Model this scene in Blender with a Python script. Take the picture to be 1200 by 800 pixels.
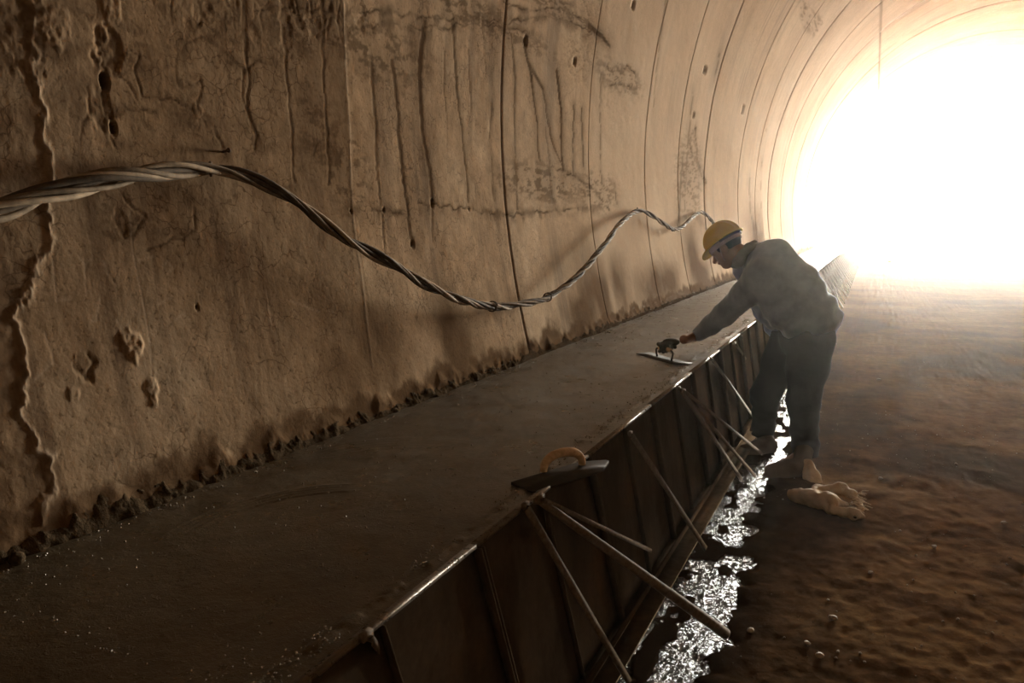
import bpy, math, random
import numpy as np
from mathutils import Matrix, Vector

for o in list(bpy.data.objects): bpy.data.objects.remove(o)
scene = bpy.context.scene
col = scene.collection
random.seed(7); rng = np.random.default_rng(7)

# ------------------------------------------------------------------ camera
F_PX, EYE = 900.0, 1.5
VPX, VPY = 1025.0, 264.0
d_ = np.array([VPX - 600, 400 - VPY, F_PX]); d_ /= np.linalg.norm(d_)
u_ = np.array([0, d_[2], -d_[1]]); u_ /= np.linalg.norm(u_)
x_ = np.cross(u_, d_)
CM = np.stack([x_, d_, u_])                       # world = CM @ (right, up, forward)
cam_d = bpy.data.cameras.new('camera'); cam = bpy.data.objects.new('camera', cam_d); col.objects.link(cam)
r_, up_, fw_ = CM[:, 0], CM[:, 1], CM[:, 2]
cam.matrix_world = Matrix(((r_[0], up_[0], -fw_[0], 0), (r_[1], up_[1], -fw_[1], 0), (r_[2], up_[2], -fw_[2], EYE), (0, 0, 0, 1)))
cam_d.sensor_width = 36; cam_d.lens = F_PX / 1200 * 36; cam_d.clip_start = 0.05; cam_d.clip_end = 500
scene.camera = cam

# ------------------------------------------------------------------ sky, daylight portal, exposure
PORTAL_Y = 41.0
w = bpy.data.worlds.new('overcast_sky'); scene.world = w; w.use_nodes = True
bg = w.node_tree.nodes['Background']
bg.inputs[0].default_value = (1.0, 0.955, 0.84, 1); bg.inputs[1].default_value = 198.0
pl = bpy.data.lights.new('daylight_portal', 'AREA'); pl.shape = 'RECTANGLE'; pl.size = 11.6; pl.size_y = 7.9
pl.cycles.is_portal = True
plo = bpy.data.objects.new('daylight_portal', pl); col.objects.link(plo)
plo.location = (3.37, PORTAL_Y + 0.3, 3.8); plo.rotation_euler = (math.radians(-90), 0, 0)
vs = scene.view_settings
vs.view_transform = 'Standard'; vs.look = 'None'; vs.gamma = 1; vs.use_curve_mapping = False; vs.exposure = 0.0
scene.cycles.use_denoising = True
scene.cycles.max_bounces = 6; scene.cycles.diffuse_bounces = 4; scene.cycles.glossy_bounces = 3
scene.cycles.use_adaptive_sampling = True; scene.cycles.adaptive_threshold = 0.05
scene.cycles.volume_bounces = 0
scene.cycles.sample_clamp_indirect = 6.0
HAZE = 0.0017

# ------------------------------------------------------------------ projection helpers (photo pixel -> point on a real surface)
def ray(px, py):
    return CM @ np.array([px - 600.0, 400.0 - py, F_PX])
def onZ(px, py, z):
    r = ray(px, py); t = (z - EYE) / r[2]; return np.array([r[0] * t, r[1] * t, z])
def onY(px, py, y):
    r = ray(px, py); t = y / r[1]; return np.array([r[0] * t, y, EYE + r[2] * t])
CX, CZ, RAD = 3.37, 2.17, 5.40                      # the lining's cross-section circle
def on_wall(px, py, off=0.0):
    r = ray(px, py); R = RAD - off
    a = r[0] ** 2 + r[2] ** 2; b = 2 * (r[0] * -CX + r[2] * (EYE - CZ)); c = CX ** 2 + (EYE - CZ) ** 2 - R * R
    t = (-b + math.sqrt(b * b - 4 * a * c)) / (2 * a)
    return np.array([r[0] * t, r[1] * t, EYE + r[2] * t])
def wall_ys(px, py):                                # (Y, s) with s the arc length measured from springing height
    p = on_wall(px, py); return p[1], RAD * math.atan2(p[2] - CZ, CX - p[0])
def wall_pt(y, s, off=0.0):
    a = s / RAD; return np.array([CX - (RAD - off) * math.cos(a), y, CZ + (RAD - off) * math.sin(a)])
S0 = RAD * math.asin((0.60 - CZ) / RAD)             # just under the kerb's top
S_KERB = RAD * math.asin((0.70 - CZ) / RAD)

# ------------------------------------------------------------------ noise
_tab = rng.random((16, 256, 256)).astype(np.float32)
def vnoise(x, y, seed=0):
    t = _tab[seed % 16]; xi = np.floor(x).astype(np.int64); yi = np.floor(y).astype(np.int64)
    fx = x - xi; fy = y - yi; fx = fx * fx * (3 - 2 * fx); fy = fy * fy * (3 - 2 * fy)
    x0 = xi & 255; x1 = (xi + 1) & 255; y0 = yi & 255; y1 = (yi + 1) & 255
    return (t[x0, y0] * (1 - fx) + t[x1, y0] * fx) * (1 - fy) + (t[x0, y1] * (1 - fx) + t[x1, y1] * fx) * fy
def fbm(x, y, oct=4, seed=0, gain=0.5):
    s = 0; a = 1; n = 0
    for k in range(oct):
        s = s + a * vnoise(x * 2 ** k + 17.3 * k, y * 2 ** k + 9.1 * k, seed + k); n += a; a *= gain
    return s / n
def sst(a, b, x):
    t = np.clip((x - a) / (b - a), 0, 1); return t * t * (3 - 2 * t)
def worley_edge(x, y, seed=3):                      # F2-F1 of a jittered cell pattern
    t1 = _tab[seed]; t2 = _tab[seed + 1]
    xi = np.floor(x).astype(np.int64); yi = np.floor(y).astype(np.int64)
    f1 = np.full(x.shape, 9.0); f2 = np.full(x.shape, 9.0)
    for i in (-1, 0, 1):
        for j in (-1, 0, 1):
            cx = xi + i; cy = yi + j
            dx = cx + t1[cx & 255, cy & 255] - x; dy = cy + t2[cx & 255, cy & 255] - y
            dd = np.sqrt(dx * dx + dy * dy)
            f2 = np.minimum(f2, np.maximum(f1, dd)); f1 = np.minimum(f1, dd)
    return f2 - f1
def poly_dist(x, y, pts):
    best = np.full(x.shape, 1e3); side = np.zeros(x.shape); tt = np.zeros(x.shape); n = len(pts) - 1
    for k in range(n):
        ax, ay = pts[k]; bx, by = pts[k + 1]
        vx, vy = bx - ax, by - ay; L = vx * vx + vy * vy + 1e-12
        t = np.clip(((x - ax) * vx + (y - ay) * vy) / L, 0, 1)
        dx = x - ax - t * vx; dy = y - ay - t * vy; dd = np.sqrt(dx * dx + dy * dy)
        m = dd < best
        best = np.where(m, dd, best); side = np.where(m, vx * dy - vy * dx, side); tt = np.where(m, (k + t) / n, tt)
    return best, np.sign(side), tt

# ------------------------------------------------------------------ mesh helpers
def mesh_np(name, verts, quads=None, tris=None, smooth=True):
    me = bpy.data.meshes.new(name)
    verts = np.asarray(verts, dtype=np.float32)
    me.vertices.add(len(verts)); me.vertices.foreach_set('co', verts.ravel())
    loops = []; starts = []; n = 0
    if quads is not None and len(quads):
        q = np.asarray(quads, dtype=np.int32); loops.append(q.ravel()); starts.append(np.arange(len(q)) * 4); n += len(q) * 4
    if tris is not None and len(tris):
        q = np.asarray(tris, dtype=np.int32); loops.append(q.ravel()); starts.append(n + np.arange(len(q)) * 3)
    loops = np.concatenate(loops); starts = np.concatenate(starts)
    me.loops.add(len(loops)); me.loops.foreach_set('vertex_index', loops.astype(np.int32))
    me.polygons.add(len(starts)); me.polygons.foreach_set('loop_start', starts.astype(np.int32))
    me.update(calc_edges=True); me.validate()
    if smooth: me.polygons.foreach_set('use_smooth', np.ones(len(me.polygons), dtype=bool))
    return me
def grid_quads(nr, nc, flip=False):
    i = np.arange(nr - 1)[:, None] * nc + np.arange(nc - 1)[None, :]
    q = np.stack([i, i + 1, i + nc + 1, i + nc], -1).reshape(-1, 4)
    return q[:, ::-1] if flip else q
def add_attr(me, name, arr):
    a = me.color_attributes.new(name, 'FLOAT_COLOR', 'POINT')
    out = np.ones((len(me.vertices), 4), dtype=np.float32); out[:, :arr.shape[1]] = arr
    a.data.foreach_set('color', out.ravel())
def obj(name, me, mat=None, parent=None):
    o = bpy.data.objects.new(name, me); col.objects.link(o)
    if mat is not None and me is not None and not me.materials: me.materials.append(mat)
    if parent is not None: o.parent = parent
    return o
def empty(name, loc=(0, 0, 0)):
    o = bpy.data.objects.new(name, None); col.objects.link(o); o.location = loc; o.empty_display_size = 0.1; return o
def tag(o, label=None, cat=None, group=None, kind=None):
    if label: o['label'] = label
    if cat: o['category'] = cat
    if group: o['group'] = group
    if kind: o['kind'] = kind
    return o
class MB:
    def __init__(s): s.v = []; s.q = []; s.t = []
    def add(s, v, q=(), t=()):
        b = len(s.v); s.v += [tuple(map(float, p)) for p in v]; s.q += [tuple(b + i for i in f) for f in q]; s.t += [tuple(b + i for i in f) for f in t]
    def box(s, a, b):
        (x0, y0, z0), (x1, y1, z1) = a, b
        v = [(x0, y0, z0), (x1, y0, z0), (x1, y1, z0), (x0, y1, z0), (x0, y0, z1), (x1, y0, z1), (x1, y1, z1), (x0, y1, z1)]
        s.add(v, [(0, 3, 2, 1), (4, 5, 6, 7), (0, 1, 5, 4), (1, 2, 6, 5), (2, 3, 7, 6), (3, 0, 4, 7)]); return s
    def bar(s, p, q, wx, wy, up=(0, 0, 1), jit=0):      # a rectangular bar from p to q
        p = np.array(p, float); q = np.array(q, float); d = q - p; d /= np.linalg.norm(d)
        a = np.cross(d, up); a /= np.linalg.norm(a); b = np.cross(a, d)
        v = []
        for c in (p, q):
            for (i, j) in ((-1, -1), (1, -1), (1, 1), (-1, 1)): v.append(c + a * i * wx / 2 + b * j * wy / 2)
        s.add(v, [(0, 3, 2, 1), (4, 5, 6, 7), (0, 1, 5, 4), (1, 2, 6, 5), (2, 3, 7, 6), (3, 0, 4, 7)]); return s
    def tube(s, pts, rad, n=8, caps=True):
        pts = np.array(pts, float); m = len(pts)
        if np.isscalar(rad): rad = [rad] * m
        tan = np.gradient(pts, axis=0); tan /= np.linalg.norm(tan, axis=1)[:, None] + 1e-12
        a = np.cross(tan[0], (0.31, 0.2, 0.93)); a /= np.linalg.norm(a); v = []
        for k in range(m):
            a = a - tan[k] * (a @ tan[k]); a /= np.linalg.norm(a); b = np.cross(tan[k], a)
            for i in range(n):
                th = 2 * math.pi * i / n; v.append(pts[k] + rad[k] * (math.cos(th) * a + math.sin(th) * b))
        q = [(k * n + i, k * n + (i + 1) % n, (k + 1) * n + (i + 1) % n, (k + 1) * n + i) for k in range(m - 1) for i in range(n)]
        t = []
        if caps:
            v += [pts[0], pts[-1]]; c0 = m * n; c1 = m * n + 1
            t = [(c0, (i + 1) % n, i) for i in range(n)] + [(c1, (m - 1) * n + i, (m - 1) * n + (i + 1) % n) for i in range(n)]
        s.add(v, q, t); return s
    def mesh(s, name, smooth=False): return mesh_np(name, s.v, s.q or None, s.t or None, smooth)

def smooth_path(pts, n):
    pts = np.array(pts, float); k = len(pts)
    P = np.vstack([2 * pts[0] - pts[1], pts, 2 * pts[-1] - pts[-2]]); out = []
    seg = np.linalg.norm(np.diff(pts, axis=0), axis=1); cum = np.concatenate([[0], np.cumsum(seg)])
    for u in np.linspace(0, cum[-1], n):
        i = min(np.searchsorted(cum, u, 'right') - 1, k - 2); t = (u - cum[i]) / seg[i]
        p0, p1, p2, p3 = P[i], P[i + 1], P[i + 2], P[i + 3]
        out.append(0.5 * (2 * p1 + (p2 - p0) * t + (2 * p0 - 5 * p1 + 4 * p2 - p3) * t * t + (3 * p1 - p0 - 3 * p2 + p3) * t ** 3))
    return np.array(out)

# ------------------------------------------------------------------ implicit surfaces (one continuous skin)
def cap(p, a, b, ra, rb):
    a = np.array(a, float); b = np.array(b, float); v = b - a
    t = np.clip(((p - a) @ v) / (v @ v), 0, 1)
    return np.linalg.norm(p - a - t[:, None] * v, axis=1) - (ra + (rb - ra) * t)
def chain(p, pts, rad, k=0.02):
    d = None
    for i in range(len(pts) - 1):
        c = cap(p, pts[i], pts[i + 1], rad[i], rad[i + 1]); d = c if d is None else smin(d, c, k)
    return d
def ell(p, c, ax, r):
    q = (p - np.array(c, float)) @ np.array(ax, float).T; r = np.array(r, float)
    k0 = np.linalg.norm(q / r, axis=1); k1 = np.linalg.norm(q / (r * r), axis=1) + 1e-9
    return k0 * (k0 - 1) / k1
def smin(a, b, k):
    h = np.clip(0.5 + 0.5 * (b - a) / k, 0, 1); return b + (a - b) * h - k * h * (1 - h)
def smax(a, b, k): return -smin(-a, -b, k)
_wd = rng.normal(size=(24, 3)); _wp = rng.random(24) * 6.28
def wob(p, f, seed=0, n=6):
    s = 0
    for k in range(n):
        i = (k + seed * 5) % 24; s = s + np.sin(p @ _wd[i] * f * (0.7 + 0.12 * k) + _wp[i])
    return s / n
def nets(name, fn, lo, hi, h, smooth=True):
    lo = np.array(lo, float); hi = np.array(hi, float)
    n = np.ceil((hi - lo) / h).astype(int) + 1
    g = np.stack(np.meshgrid(*[lo[i] + h * np.arange(n[i]) for i in range(3)], indexing='ij'), -1).reshape(-1, 3)
    C4 = 4; nc = (n + C4 - 1) // C4 + 1                      # coarse pass first, fine samples only near the surface
    gc = np.stack(np.meshgrid(*[lo[i] + h * C4 * np.arange(nc[i]) for i in range(3)], indexing='ij'), -1).reshape(-1, 3)
    Vc = fn(gc).reshape(nc); ii = [np.minimum((np.arange(n[i]) + C4 // 2) // C4, nc[i] - 1) for i in range(3)]
    V = Vc[np.ix_(*ii)].ravel().copy(); m_ = np.abs(V) < h * C4 * 1.6
    V[m_] = fn(g[m_]); V = V.reshape(n)
    nx, ny, nz = n - 1
    acc = np.zeros((nx, ny, nz, 3)); cnt = np.zeros((nx, ny, nz))
    cor = [(i, j, k) for i in (0, 1) for j in (0, 1) for k in (0, 1)]
    def sub(c): return V[c[0]:c[0] + nx, c[1]:c[1] + ny, c[2]:c[2] + nz]
    for a in cor:
        for b in cor:
            df = [b[i] - a[i] for i in range(3)]
            if sum(df) == 1 and min(df) >= 0:
                va, vb = sub(a), sub(b); m = (va < 0) != (vb < 0)
                t = np.where(m, va / np.where(m, va - vb, 1), 0)
                for i in range(3): acc[..., i] += np.where(m, a[i] + t * df[i], 0)
                cnt += m
    act = cnt > 0; idx = -np.ones((nx, ny, nz), int); idx[act] = np.arange(act.sum())
    cell = np.stack(np.nonzero(act), -1)
    verts = lo + h * (cell + acc[act] / cnt[act][:, None])
    quads = []
    neg = V < 0
    for ax in range(3):
        o1, o2 = [(1, 2), (2, 0), (0, 1)][ax]
        sl = [slice(1, -1)] * 3; sl[ax] = slice(0, -1); a = neg[tuple(sl)]
        s2 = list(sl); s2[ax] = slice(1, None); b = neg[tuple(s2)]
        e = np.stack(np.nonzero(a != b), -1)
        if not len(e): continue
        sg = a[tuple(e.T)]
        base = e.copy(); base[:, o1] += 1; base[:, o2] += 1
        def id_(d1, d2):
            c = base.copy(); c[:, o1] += d1; c[:, o2] += d2; return idx[c[:, 0], c[:, 1], c[:, 2]]
        q = np.stack([id_(-1, -1), id_(0, -1), id_(0, 0), id_(-1, 0)], -1)
        q[~sg] = q[~sg][:, ::-1]; quads.append(q)
    q = np.concatenate(quads); q = q[(q >= 0).all(1)]
    return mesh_np(name, verts, q, None, smooth)

# ------------------------------------------------------------------ materials
def new_mat(name, color=(0.5, 0.5, 0.5), rough=0.8, metal=0.0, spec=0.5):
    m = bpy.data.materials.new(name); m.use_nodes = True
    b = m.node_tree.nodes['Principled BSDF']
    b.inputs['Base Color'].default_value = (*color, 1); b.inputs['Roughness'].default_value = rough
    b.inputs['Metallic'].default_value = metal; b.inputs['Specular IOR Level'].default_value = spec
    return m
class NT:
    def __init__(s, m): s.t = m.node_tree; s.b = s.t.nodes['Principled BSDF']
    def n(s, typ, **kw):
        nd = s.t.nodes.new(typ)
        for k, v in kw.items(): setattr(nd, k, v)
        return nd
    def l(s, a, b): s.t.links.new(a, b)
    def coord(s, scale=(1, 1, 1)):
        if not hasattr(s, 'geo'): s.geo = s.n('ShaderNodeNewGeometry')
        mp = s.n('ShaderNodeMapping'); s.l(s.geo.outputs['Position'], mp.inputs[0]); mp.inputs['Scale'].default_value = scale; return mp.outputs[0]
    def noise(s, vec, scale=5, detail=4, rough=0.55, dist=0):
        nd = s.n('ShaderNodeTexNoise'); s.l(vec, nd.inputs['Vector']); nd.inputs['Scale'].default_value = scale
        nd.inputs['Detail'].default_value = detail; nd.inputs['Roughness'].default_value = rough; nd.inputs['Distortion'].default_value = dist; return nd.outputs['Fac']
    def ramp(s, fac, stops):
        nd = s.n('ShaderNodeValToRGB'); s.l(fac, nd.inputs[0]); e = nd.color_ramp.elements
        while len(e) < len(stops): e.new(0.5)
        for el, (p, c) in zip(e, stops):
            el.position = p; el.color = (*c, 1) if len(c) == 3 else c
        return nd.outputs[0]
    def mix(s, fac, a, b, mode='MIX'):
        nd = s.n('ShaderNodeMix', data_type='RGBA', blend_type=mode)
        for v, i in ((fac, 0), (a, 6), (b, 7)):
            if hasattr(v, 'is_linked'): s.l(v, nd.inputs[i])
            elif isinstance(v, tuple): nd.inputs[i].default_value = (*v, 1)
            else: nd.inputs[i].default_value = v
        return nd.outputs[2]
    def math(s, op, a, b=0.0, clamp=False):
        nd = s.n('ShaderNodeMath', operation=op, use_clamp=clamp)
        for v, i in ((a, 0), (b, 1)):
            if hasattr(v, 'is_linked'): s.l(v, nd.inputs[i])
            else: nd.inputs[i].default_value = v
        return nd.outputs[0]
    def bump(s, h, strength=0.3, dist=0.01, normal=None):
        nd = s.n('ShaderNodeBump'); s.l(h, nd.inputs['Height']); nd.inputs['Strength'].default_value = strength; nd.inputs['Distance'].default_value = dist
        if normal is not None: s.l(normal, nd.inputs['Normal'])
        return nd.outputs[0]
    def set(s, **kw):
        for k, v in kw.items():
            s.l(v, s.b.inputs[k.replace('_', ' ')])
g3 = lambda v: (v, v, v)

# lining concrete: tan, dusty; stains, scratches, dampness and painted daylight falloff come from the lining's own per-vertex map
M_lining = new_mat('lining_concrete', rough=0.9, spec=0.0); T = NT(M_lining)
c1 = T.noise(T.coord((1, 0.6, 0.6)), 1.6, 4, 0.6); c2 = T.noise(T.coord((1, 1, 1)), 14, 4, 0.65)
base = T.ramp(c1, [(0.3, (0.29, 0.187, 0.105)), (0.55, (0.40, 0.275, 0.168)), (0.75, (0.50, 0.375, 0.25))])
base = T.mix(0.5, base, T.ramp(c2, [(0.3, g3(0.3)), (0.7, g3(0.72))]), 'OVERLAY')
# rings of old shutter lines: bands that run round the arch
band = T.noise(T.coord((0.05, 3.2, 0.05)), 1.0, 6, 0.75); brk = T.noise(T.coord((0.7, 0.4, 0.7)), 1.3, 4, 0.6)
bandm = T.math('MULTIPLY', T.ramp(band, [(0.50, g3(0)), (0.62, g3(1))]), T.ramp(brk, [(0.38, g3(0)), (0.58, g3(0.85))]))
base = T.mix(bandm, base, (0.13, 0.085, 0.055))
# small pits and specks
sp = T.noise(T.coord((1, 1, 1)), 60, 3, 0.6); spm = T.ramp(sp, [(0.60, g3(0)), (0.67, g3(1))])
base = T.mix(T.math('MULTIPLY', spm, 0.55), base, (0.09, 0.055, 0.03))
wv = T.n('ShaderNodeVectorMath', operation='ADD'); nz = T.n('ShaderNodeTexNoise'); T.l(T.coord(), nz.inputs['Vector']); nz.inputs['Scale'].default_value = 9; nz.inputs['Detail'].default_value = 3
sc_ = T.n('ShaderNodeVectorMath', operation='SCALE'); T.l(nz.outputs['Color'], sc_.inputs[0]); sc_.inputs['Scale'].default_value = .16
T.l(T.coord(), wv.inputs[0]); T.l(sc_.outputs[0], wv.inputs[1])
craz = None
for scl, wd_, zone in ((5.5, .018, (.50, .60)), (15, .04, (.47, .58))):
    vo = T.n('ShaderNodeTexVoronoi', feature='DISTANCE_TO_EDGE'); T.l(wv.outputs[0], vo.inputs['Vector']); vo.inputs['Scale'].default_value = scl
    ln = T.ramp(vo.outputs['Distance'], [(0.0, g3(1)), (wd_, g3(0))])
    zn = T.ramp(T.noise(T.coord((1, .8, .8)), 2.1 if scl < 10 else 2.9, 3, 0.6), [(zone[0], g3(0)), (zone[1], g3(1))])
    cm = T.math('MULTIPLY', ln, zn); craz = cm if craz is None else T.math('MAXIMUM', craz, cm)
base = T.mix(T.math('MULTIPLY', craz, 0.8), base, (0.085, 0.05, 0.028))
at = T.n('ShaderNodeVertexColor', layer_name='stain_shade'); sep = T.n('ShaderNodeSeparateColor'); T.l(at.outputs[0], sep.inputs[0])
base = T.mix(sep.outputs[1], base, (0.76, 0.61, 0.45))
base = T.mix(sep.outputs[0], base, (0.065, 0.038, 0.021))
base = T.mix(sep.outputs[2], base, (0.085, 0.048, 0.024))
hb = T.math('ADD', T.math('MULTIPLY', c2, 0.8), T.math('MULTIPLY', sp, -0.6))
T.set(Base_Color=base, Normal=T.bump(hb, 0.35, 0.006))

M_wet = new_mat('wet_concrete', rough=0.4, spec=0.6); M_wet.node_tree.nodes['Principled BSDF'].inputs['Specular Tint'].default_value = (1, .85, .65, 1); T = NT(M_wet)
n1 = T.noise(T.coord(), 2.2, 5, 0.6); n2 = T.noise(T.coord(), 90, 4, 0.7); n3 = T.noise(T.coord((1, 1, 1)), 260, 2, 0.6)
spk = T.ramp(T.noise(T.coord(), 75, 2, 0.5), [(0.66, g3(0)), (0.72, g3(1))]); n3 = T.math('ADD', n3, T.math('MULTIPLY', spk, 2.0))
T.set(Base_Color=T.mix(0.4, T.ramp(n1, [(0.3, (0.056, 0.039, 0.020)), (0.7, (0.095, 0.068, 0.038))]), T.ramp(n2, [(0.3, g3(0.2)), (0.7, g3(0.75))]), 'OVERLAY'),
      Roughness=T.ramp(T.noise(T.coord(), 7, 5, 0.65), [(0.3, g3(0.24)), (0.7, g3(0.46))]),
      Normal=T.bump(T.math('ADD', n2, T.math('MULTIPLY', n3, 0.4)), 0.5, 0.003))

M_mortar = new_mat('wet_mortar_splash', rough=0.8, spec=0.0); T = NT(M_mortar)
n2 = T.noise(T.coord(), 70, 4, 0.7)
T.set(Base_Color=T.ramp(n2, [(0.3, (0.03, 0.02, 0.011)), (0.7, (0.075, 0.05, 0.029))]), Normal=T.bump(n2, 0.7, 0.008))

M_dirt = new_mat('dirt_floor', rough=0.95, spec=0.0); T = NT(M_dirt)
n1 = T.noise(T.coord((0.5, 0.9, 1)), 1.1, 7, 0.65, 0.3); n2 = T.noise(T.coord(), 9, 6, 0.7); n3 = T.noise(T.coord(), 60, 4, 0.7)
b = T.ramp(n1, [(0.32, (0.060, 0.032, 0.014)), (0.5, (0.118, 0.064, 0.028)), (0.7, (0.18, 0.108, 0.05))])
b = T.mix(0.7, b, T.ramp(n2, [(0.30, g3(0.18)), (0.70, g3(0.80))]), 'OVERLAY')
at = T.n('ShaderNodeVertexColor', layer_name='wet'); sep = T.n('ShaderNodeSeparateColor'); T.l(at.outputs[0], sep.inputs[0])
b = T.mix(sep.outputs[0], b, (0.030, 0.020, 0.013))
T.set(Base_Color=b, Roughness=T.math('SUBTRACT', 0.95, T.math('MULTIPLY', sep.outputs[0], 0.25)),
      Normal=T.bump(T.math('ADD', n2, T.math('MULTIPLY', n3, 0.3)), 0.4, 0.012))

M_steel = new_mat('form_steel', rough=0.7, metal=0.0, spec=0.0); T = NT(M_steel)
n1 = T.noise(T.coord((1, 1, 0.5)), 5, 5, 0.6); n2 = T.noise(T.coord(), 40, 4, 0.7)
T.set(Base_Color=T.mix(0.4, T.ramp(n1, [(0.3, (0.035, 0.024, 0.015)), (0.55, (0.07, 0.048, 0.030)), (0.75, (0.10, 0.058, 0.030))]), T.ramp(n2, [(0.3, g3(0.3)), (0.7, g3(0.65))]), 'OVERLAY'),
      Roughness=T.ramp(n1, [(0.3, g3(0.55)), (0.7, g3(0.85))]), Normal=T.bump(n2, 0.3, 0.002))
M_edge = new_mat('wet_form_edge', (0.20, 0.165, 0.13), 0.28, 0.5); T = NT(M_edge)
n2 = T.noise(T.coord(), 45, 4, 0.7); T.set(Normal=T.bump(n2, 0.6, 0.004), Roughness=T.ramp(n2, [(0.35, g3(0.18)), (0.65, g3(0.5))]))
M_brace = new_mat('brace_steel', (0.19, 0.14, 0.095), 0.75, 0.0, 0.2); T = NT(M_brace)
n2 = T.noise(T.coord(), 50, 4, 0.7); T.set(Base_Color=T.ramp(n2, [(0.3, (0.085, 0.058, 0.036)), (0.7, (0.21, 0.155, 0.105))]), Normal=T.bump(n2, 0.4, 0.003))
M_water = new_mat('muddy_water', (0.028, 0.020, 0.013), 0.06, 0.0, 0.6); T = NT(M_water)
n1 = T.noise(T.coord(), 48, 4, 0.65, 0.4); n2 = T.noise(T.coord(), 11, 3, 0.5)
T.set(Normal=T.bump(n1, 0.8, 0.016, T.bump(n2, 0.5, 0.03)))
def cable_mat(name, c): 
    m = new_mat(name, c, 0.8, 0.0, 0.04); T = NT(m); n2 = T.noise(T.coord(), 25, 4, 0.6)
    T.set(Base_Color=T.ramp(n2, [(0.3, tuple(x * 0.6 for x in c)), (0.7, tuple(x * 1.4 for x in c))]), Normal=T.bump(T.noise(T.coord(), 120, 3), 0.25, 0.002)); return m
M_cab = [cable_mat('cable_sheath_dark', (0.17, 0.125, 0.082)), cable_mat('cable_sheath_dusty', (0.30, 0.225, 0.15)), cable_mat('cable_sheath_black', (0.085, 0.062, 0.042))]
M_rust = new_mat('rusty_iron', (0.12, 0.07, 0.04), 0.7, 0.4)
def cloth_mat(name, c, sc=350):
    m = new_mat(name, c, 0.9, 0, 0.15); T = NT(m); n = T.noise(T.coord(), 9, 4, 0.6)
    T.set(Base_Color=T.ramp(n, [(0.3, tuple(x * 0.75 for x in c)), (0.7, tuple(x * 1.2 for x in c))]), Normal=T.bump(T.noise(T.coord(), sc, 2), 0.3, 0.002, T.bump(n, 0.4, 0.02))); return m
M_jacket = cloth_mat('navy_jacket_cloth', (0.18, 0.215, 0.33)); M_jacket.node_tree.nodes['Principled BSDF'].inputs['Sheen Weight'].default_value = .6; M_jacket.node_tree.nodes['Principled BSDF'].inputs['Sheen Tint'].default_value = (.8, .85, 1, 1)
M_trouser = cloth_mat('dark_trouser_cloth', (0.028, 0.026, 0.026))
M_glove = cloth_mat('work_glove', (0.075, 0.075, 0.060)); M_boot = cloth_mat('muddy_boot', (0.12, 0.09, 0.06)); M_mask = cloth_mat('grey_neck_cloth', (0.25, 0.25, 0.26))
M_sack = cloth_mat('woven_sack', (0.55, 0.41, 0.26)); M_skin = new_mat('skin', (0.30, 0.155, 0.09), 0.55); T = NT(M_skin)
T.set(Normal=T.bump(T.noise(T.coord(), 120, 3), 0.2, 0.002))
M_hair = new_mat('dark_hair', (0.02, 0.016, 0.013), 0.8, 0, 0.05)
M_helmet = new_mat('yellow_plastic', (0.74, 0.54, 0.035), 0.45); T = NT(M_helmet); T.set(Roughness=T.ramp(T.noise(T.coord(), 30, 4), [(0.3, g3(0.3)), (0.7, g3(0.55))]))
M_band = cloth_mat('helmet_band', (0.42, 0.30, 0.24)); M_bandk = cloth_mat('helmet_strap', (0.05, 0.045, 0.04))
M_wood = new_mat('pale_wood', (0.50, 0.33, 0.17), 0.5); T = NT(M_wood)
n = T.noise(T.coord((1, 6, 6)), 12, 5, 0.6); T.set(Base_Color=T.ramp(n, [(0.3, (0.50, 0.32, 0.16)), (0.7, (0.85, 0.62, 0.37))]), Normal=T.bump(n, 0.3, 0.003))
M_blade = new_mat('trowel_steel', (0.04, 0.032, 0.022), 0.65, 0.0, 0.25)
M_stone = new_mat('stone', (0.34, 0.26, 0.18), 0.85); T = NT(M_stone); n = T.noise(T.coord(), 30, 5); T.set(Base_Color=T.ramp(n, [(0.3, (0.22, 0.16, 0.105)), (0.7, (0.46, 0.37, 0.27))]), Normal=T.bump(n, 0.5, 0.01))
M_heap = new_mat('gravel', (0.36, 0.30, 0.25), 0.95); T = NT(M_heap); n = T.noise(T.coord(), 6, 6, 0.7); T.set(Base_Color=T.ramp(n, [(0.3, (0.05, 0.038, 0.03)), (0.7, (0.11, 0.088, 0.07))]), Normal=T.bump(n, 0.7, 0.08))

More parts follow.
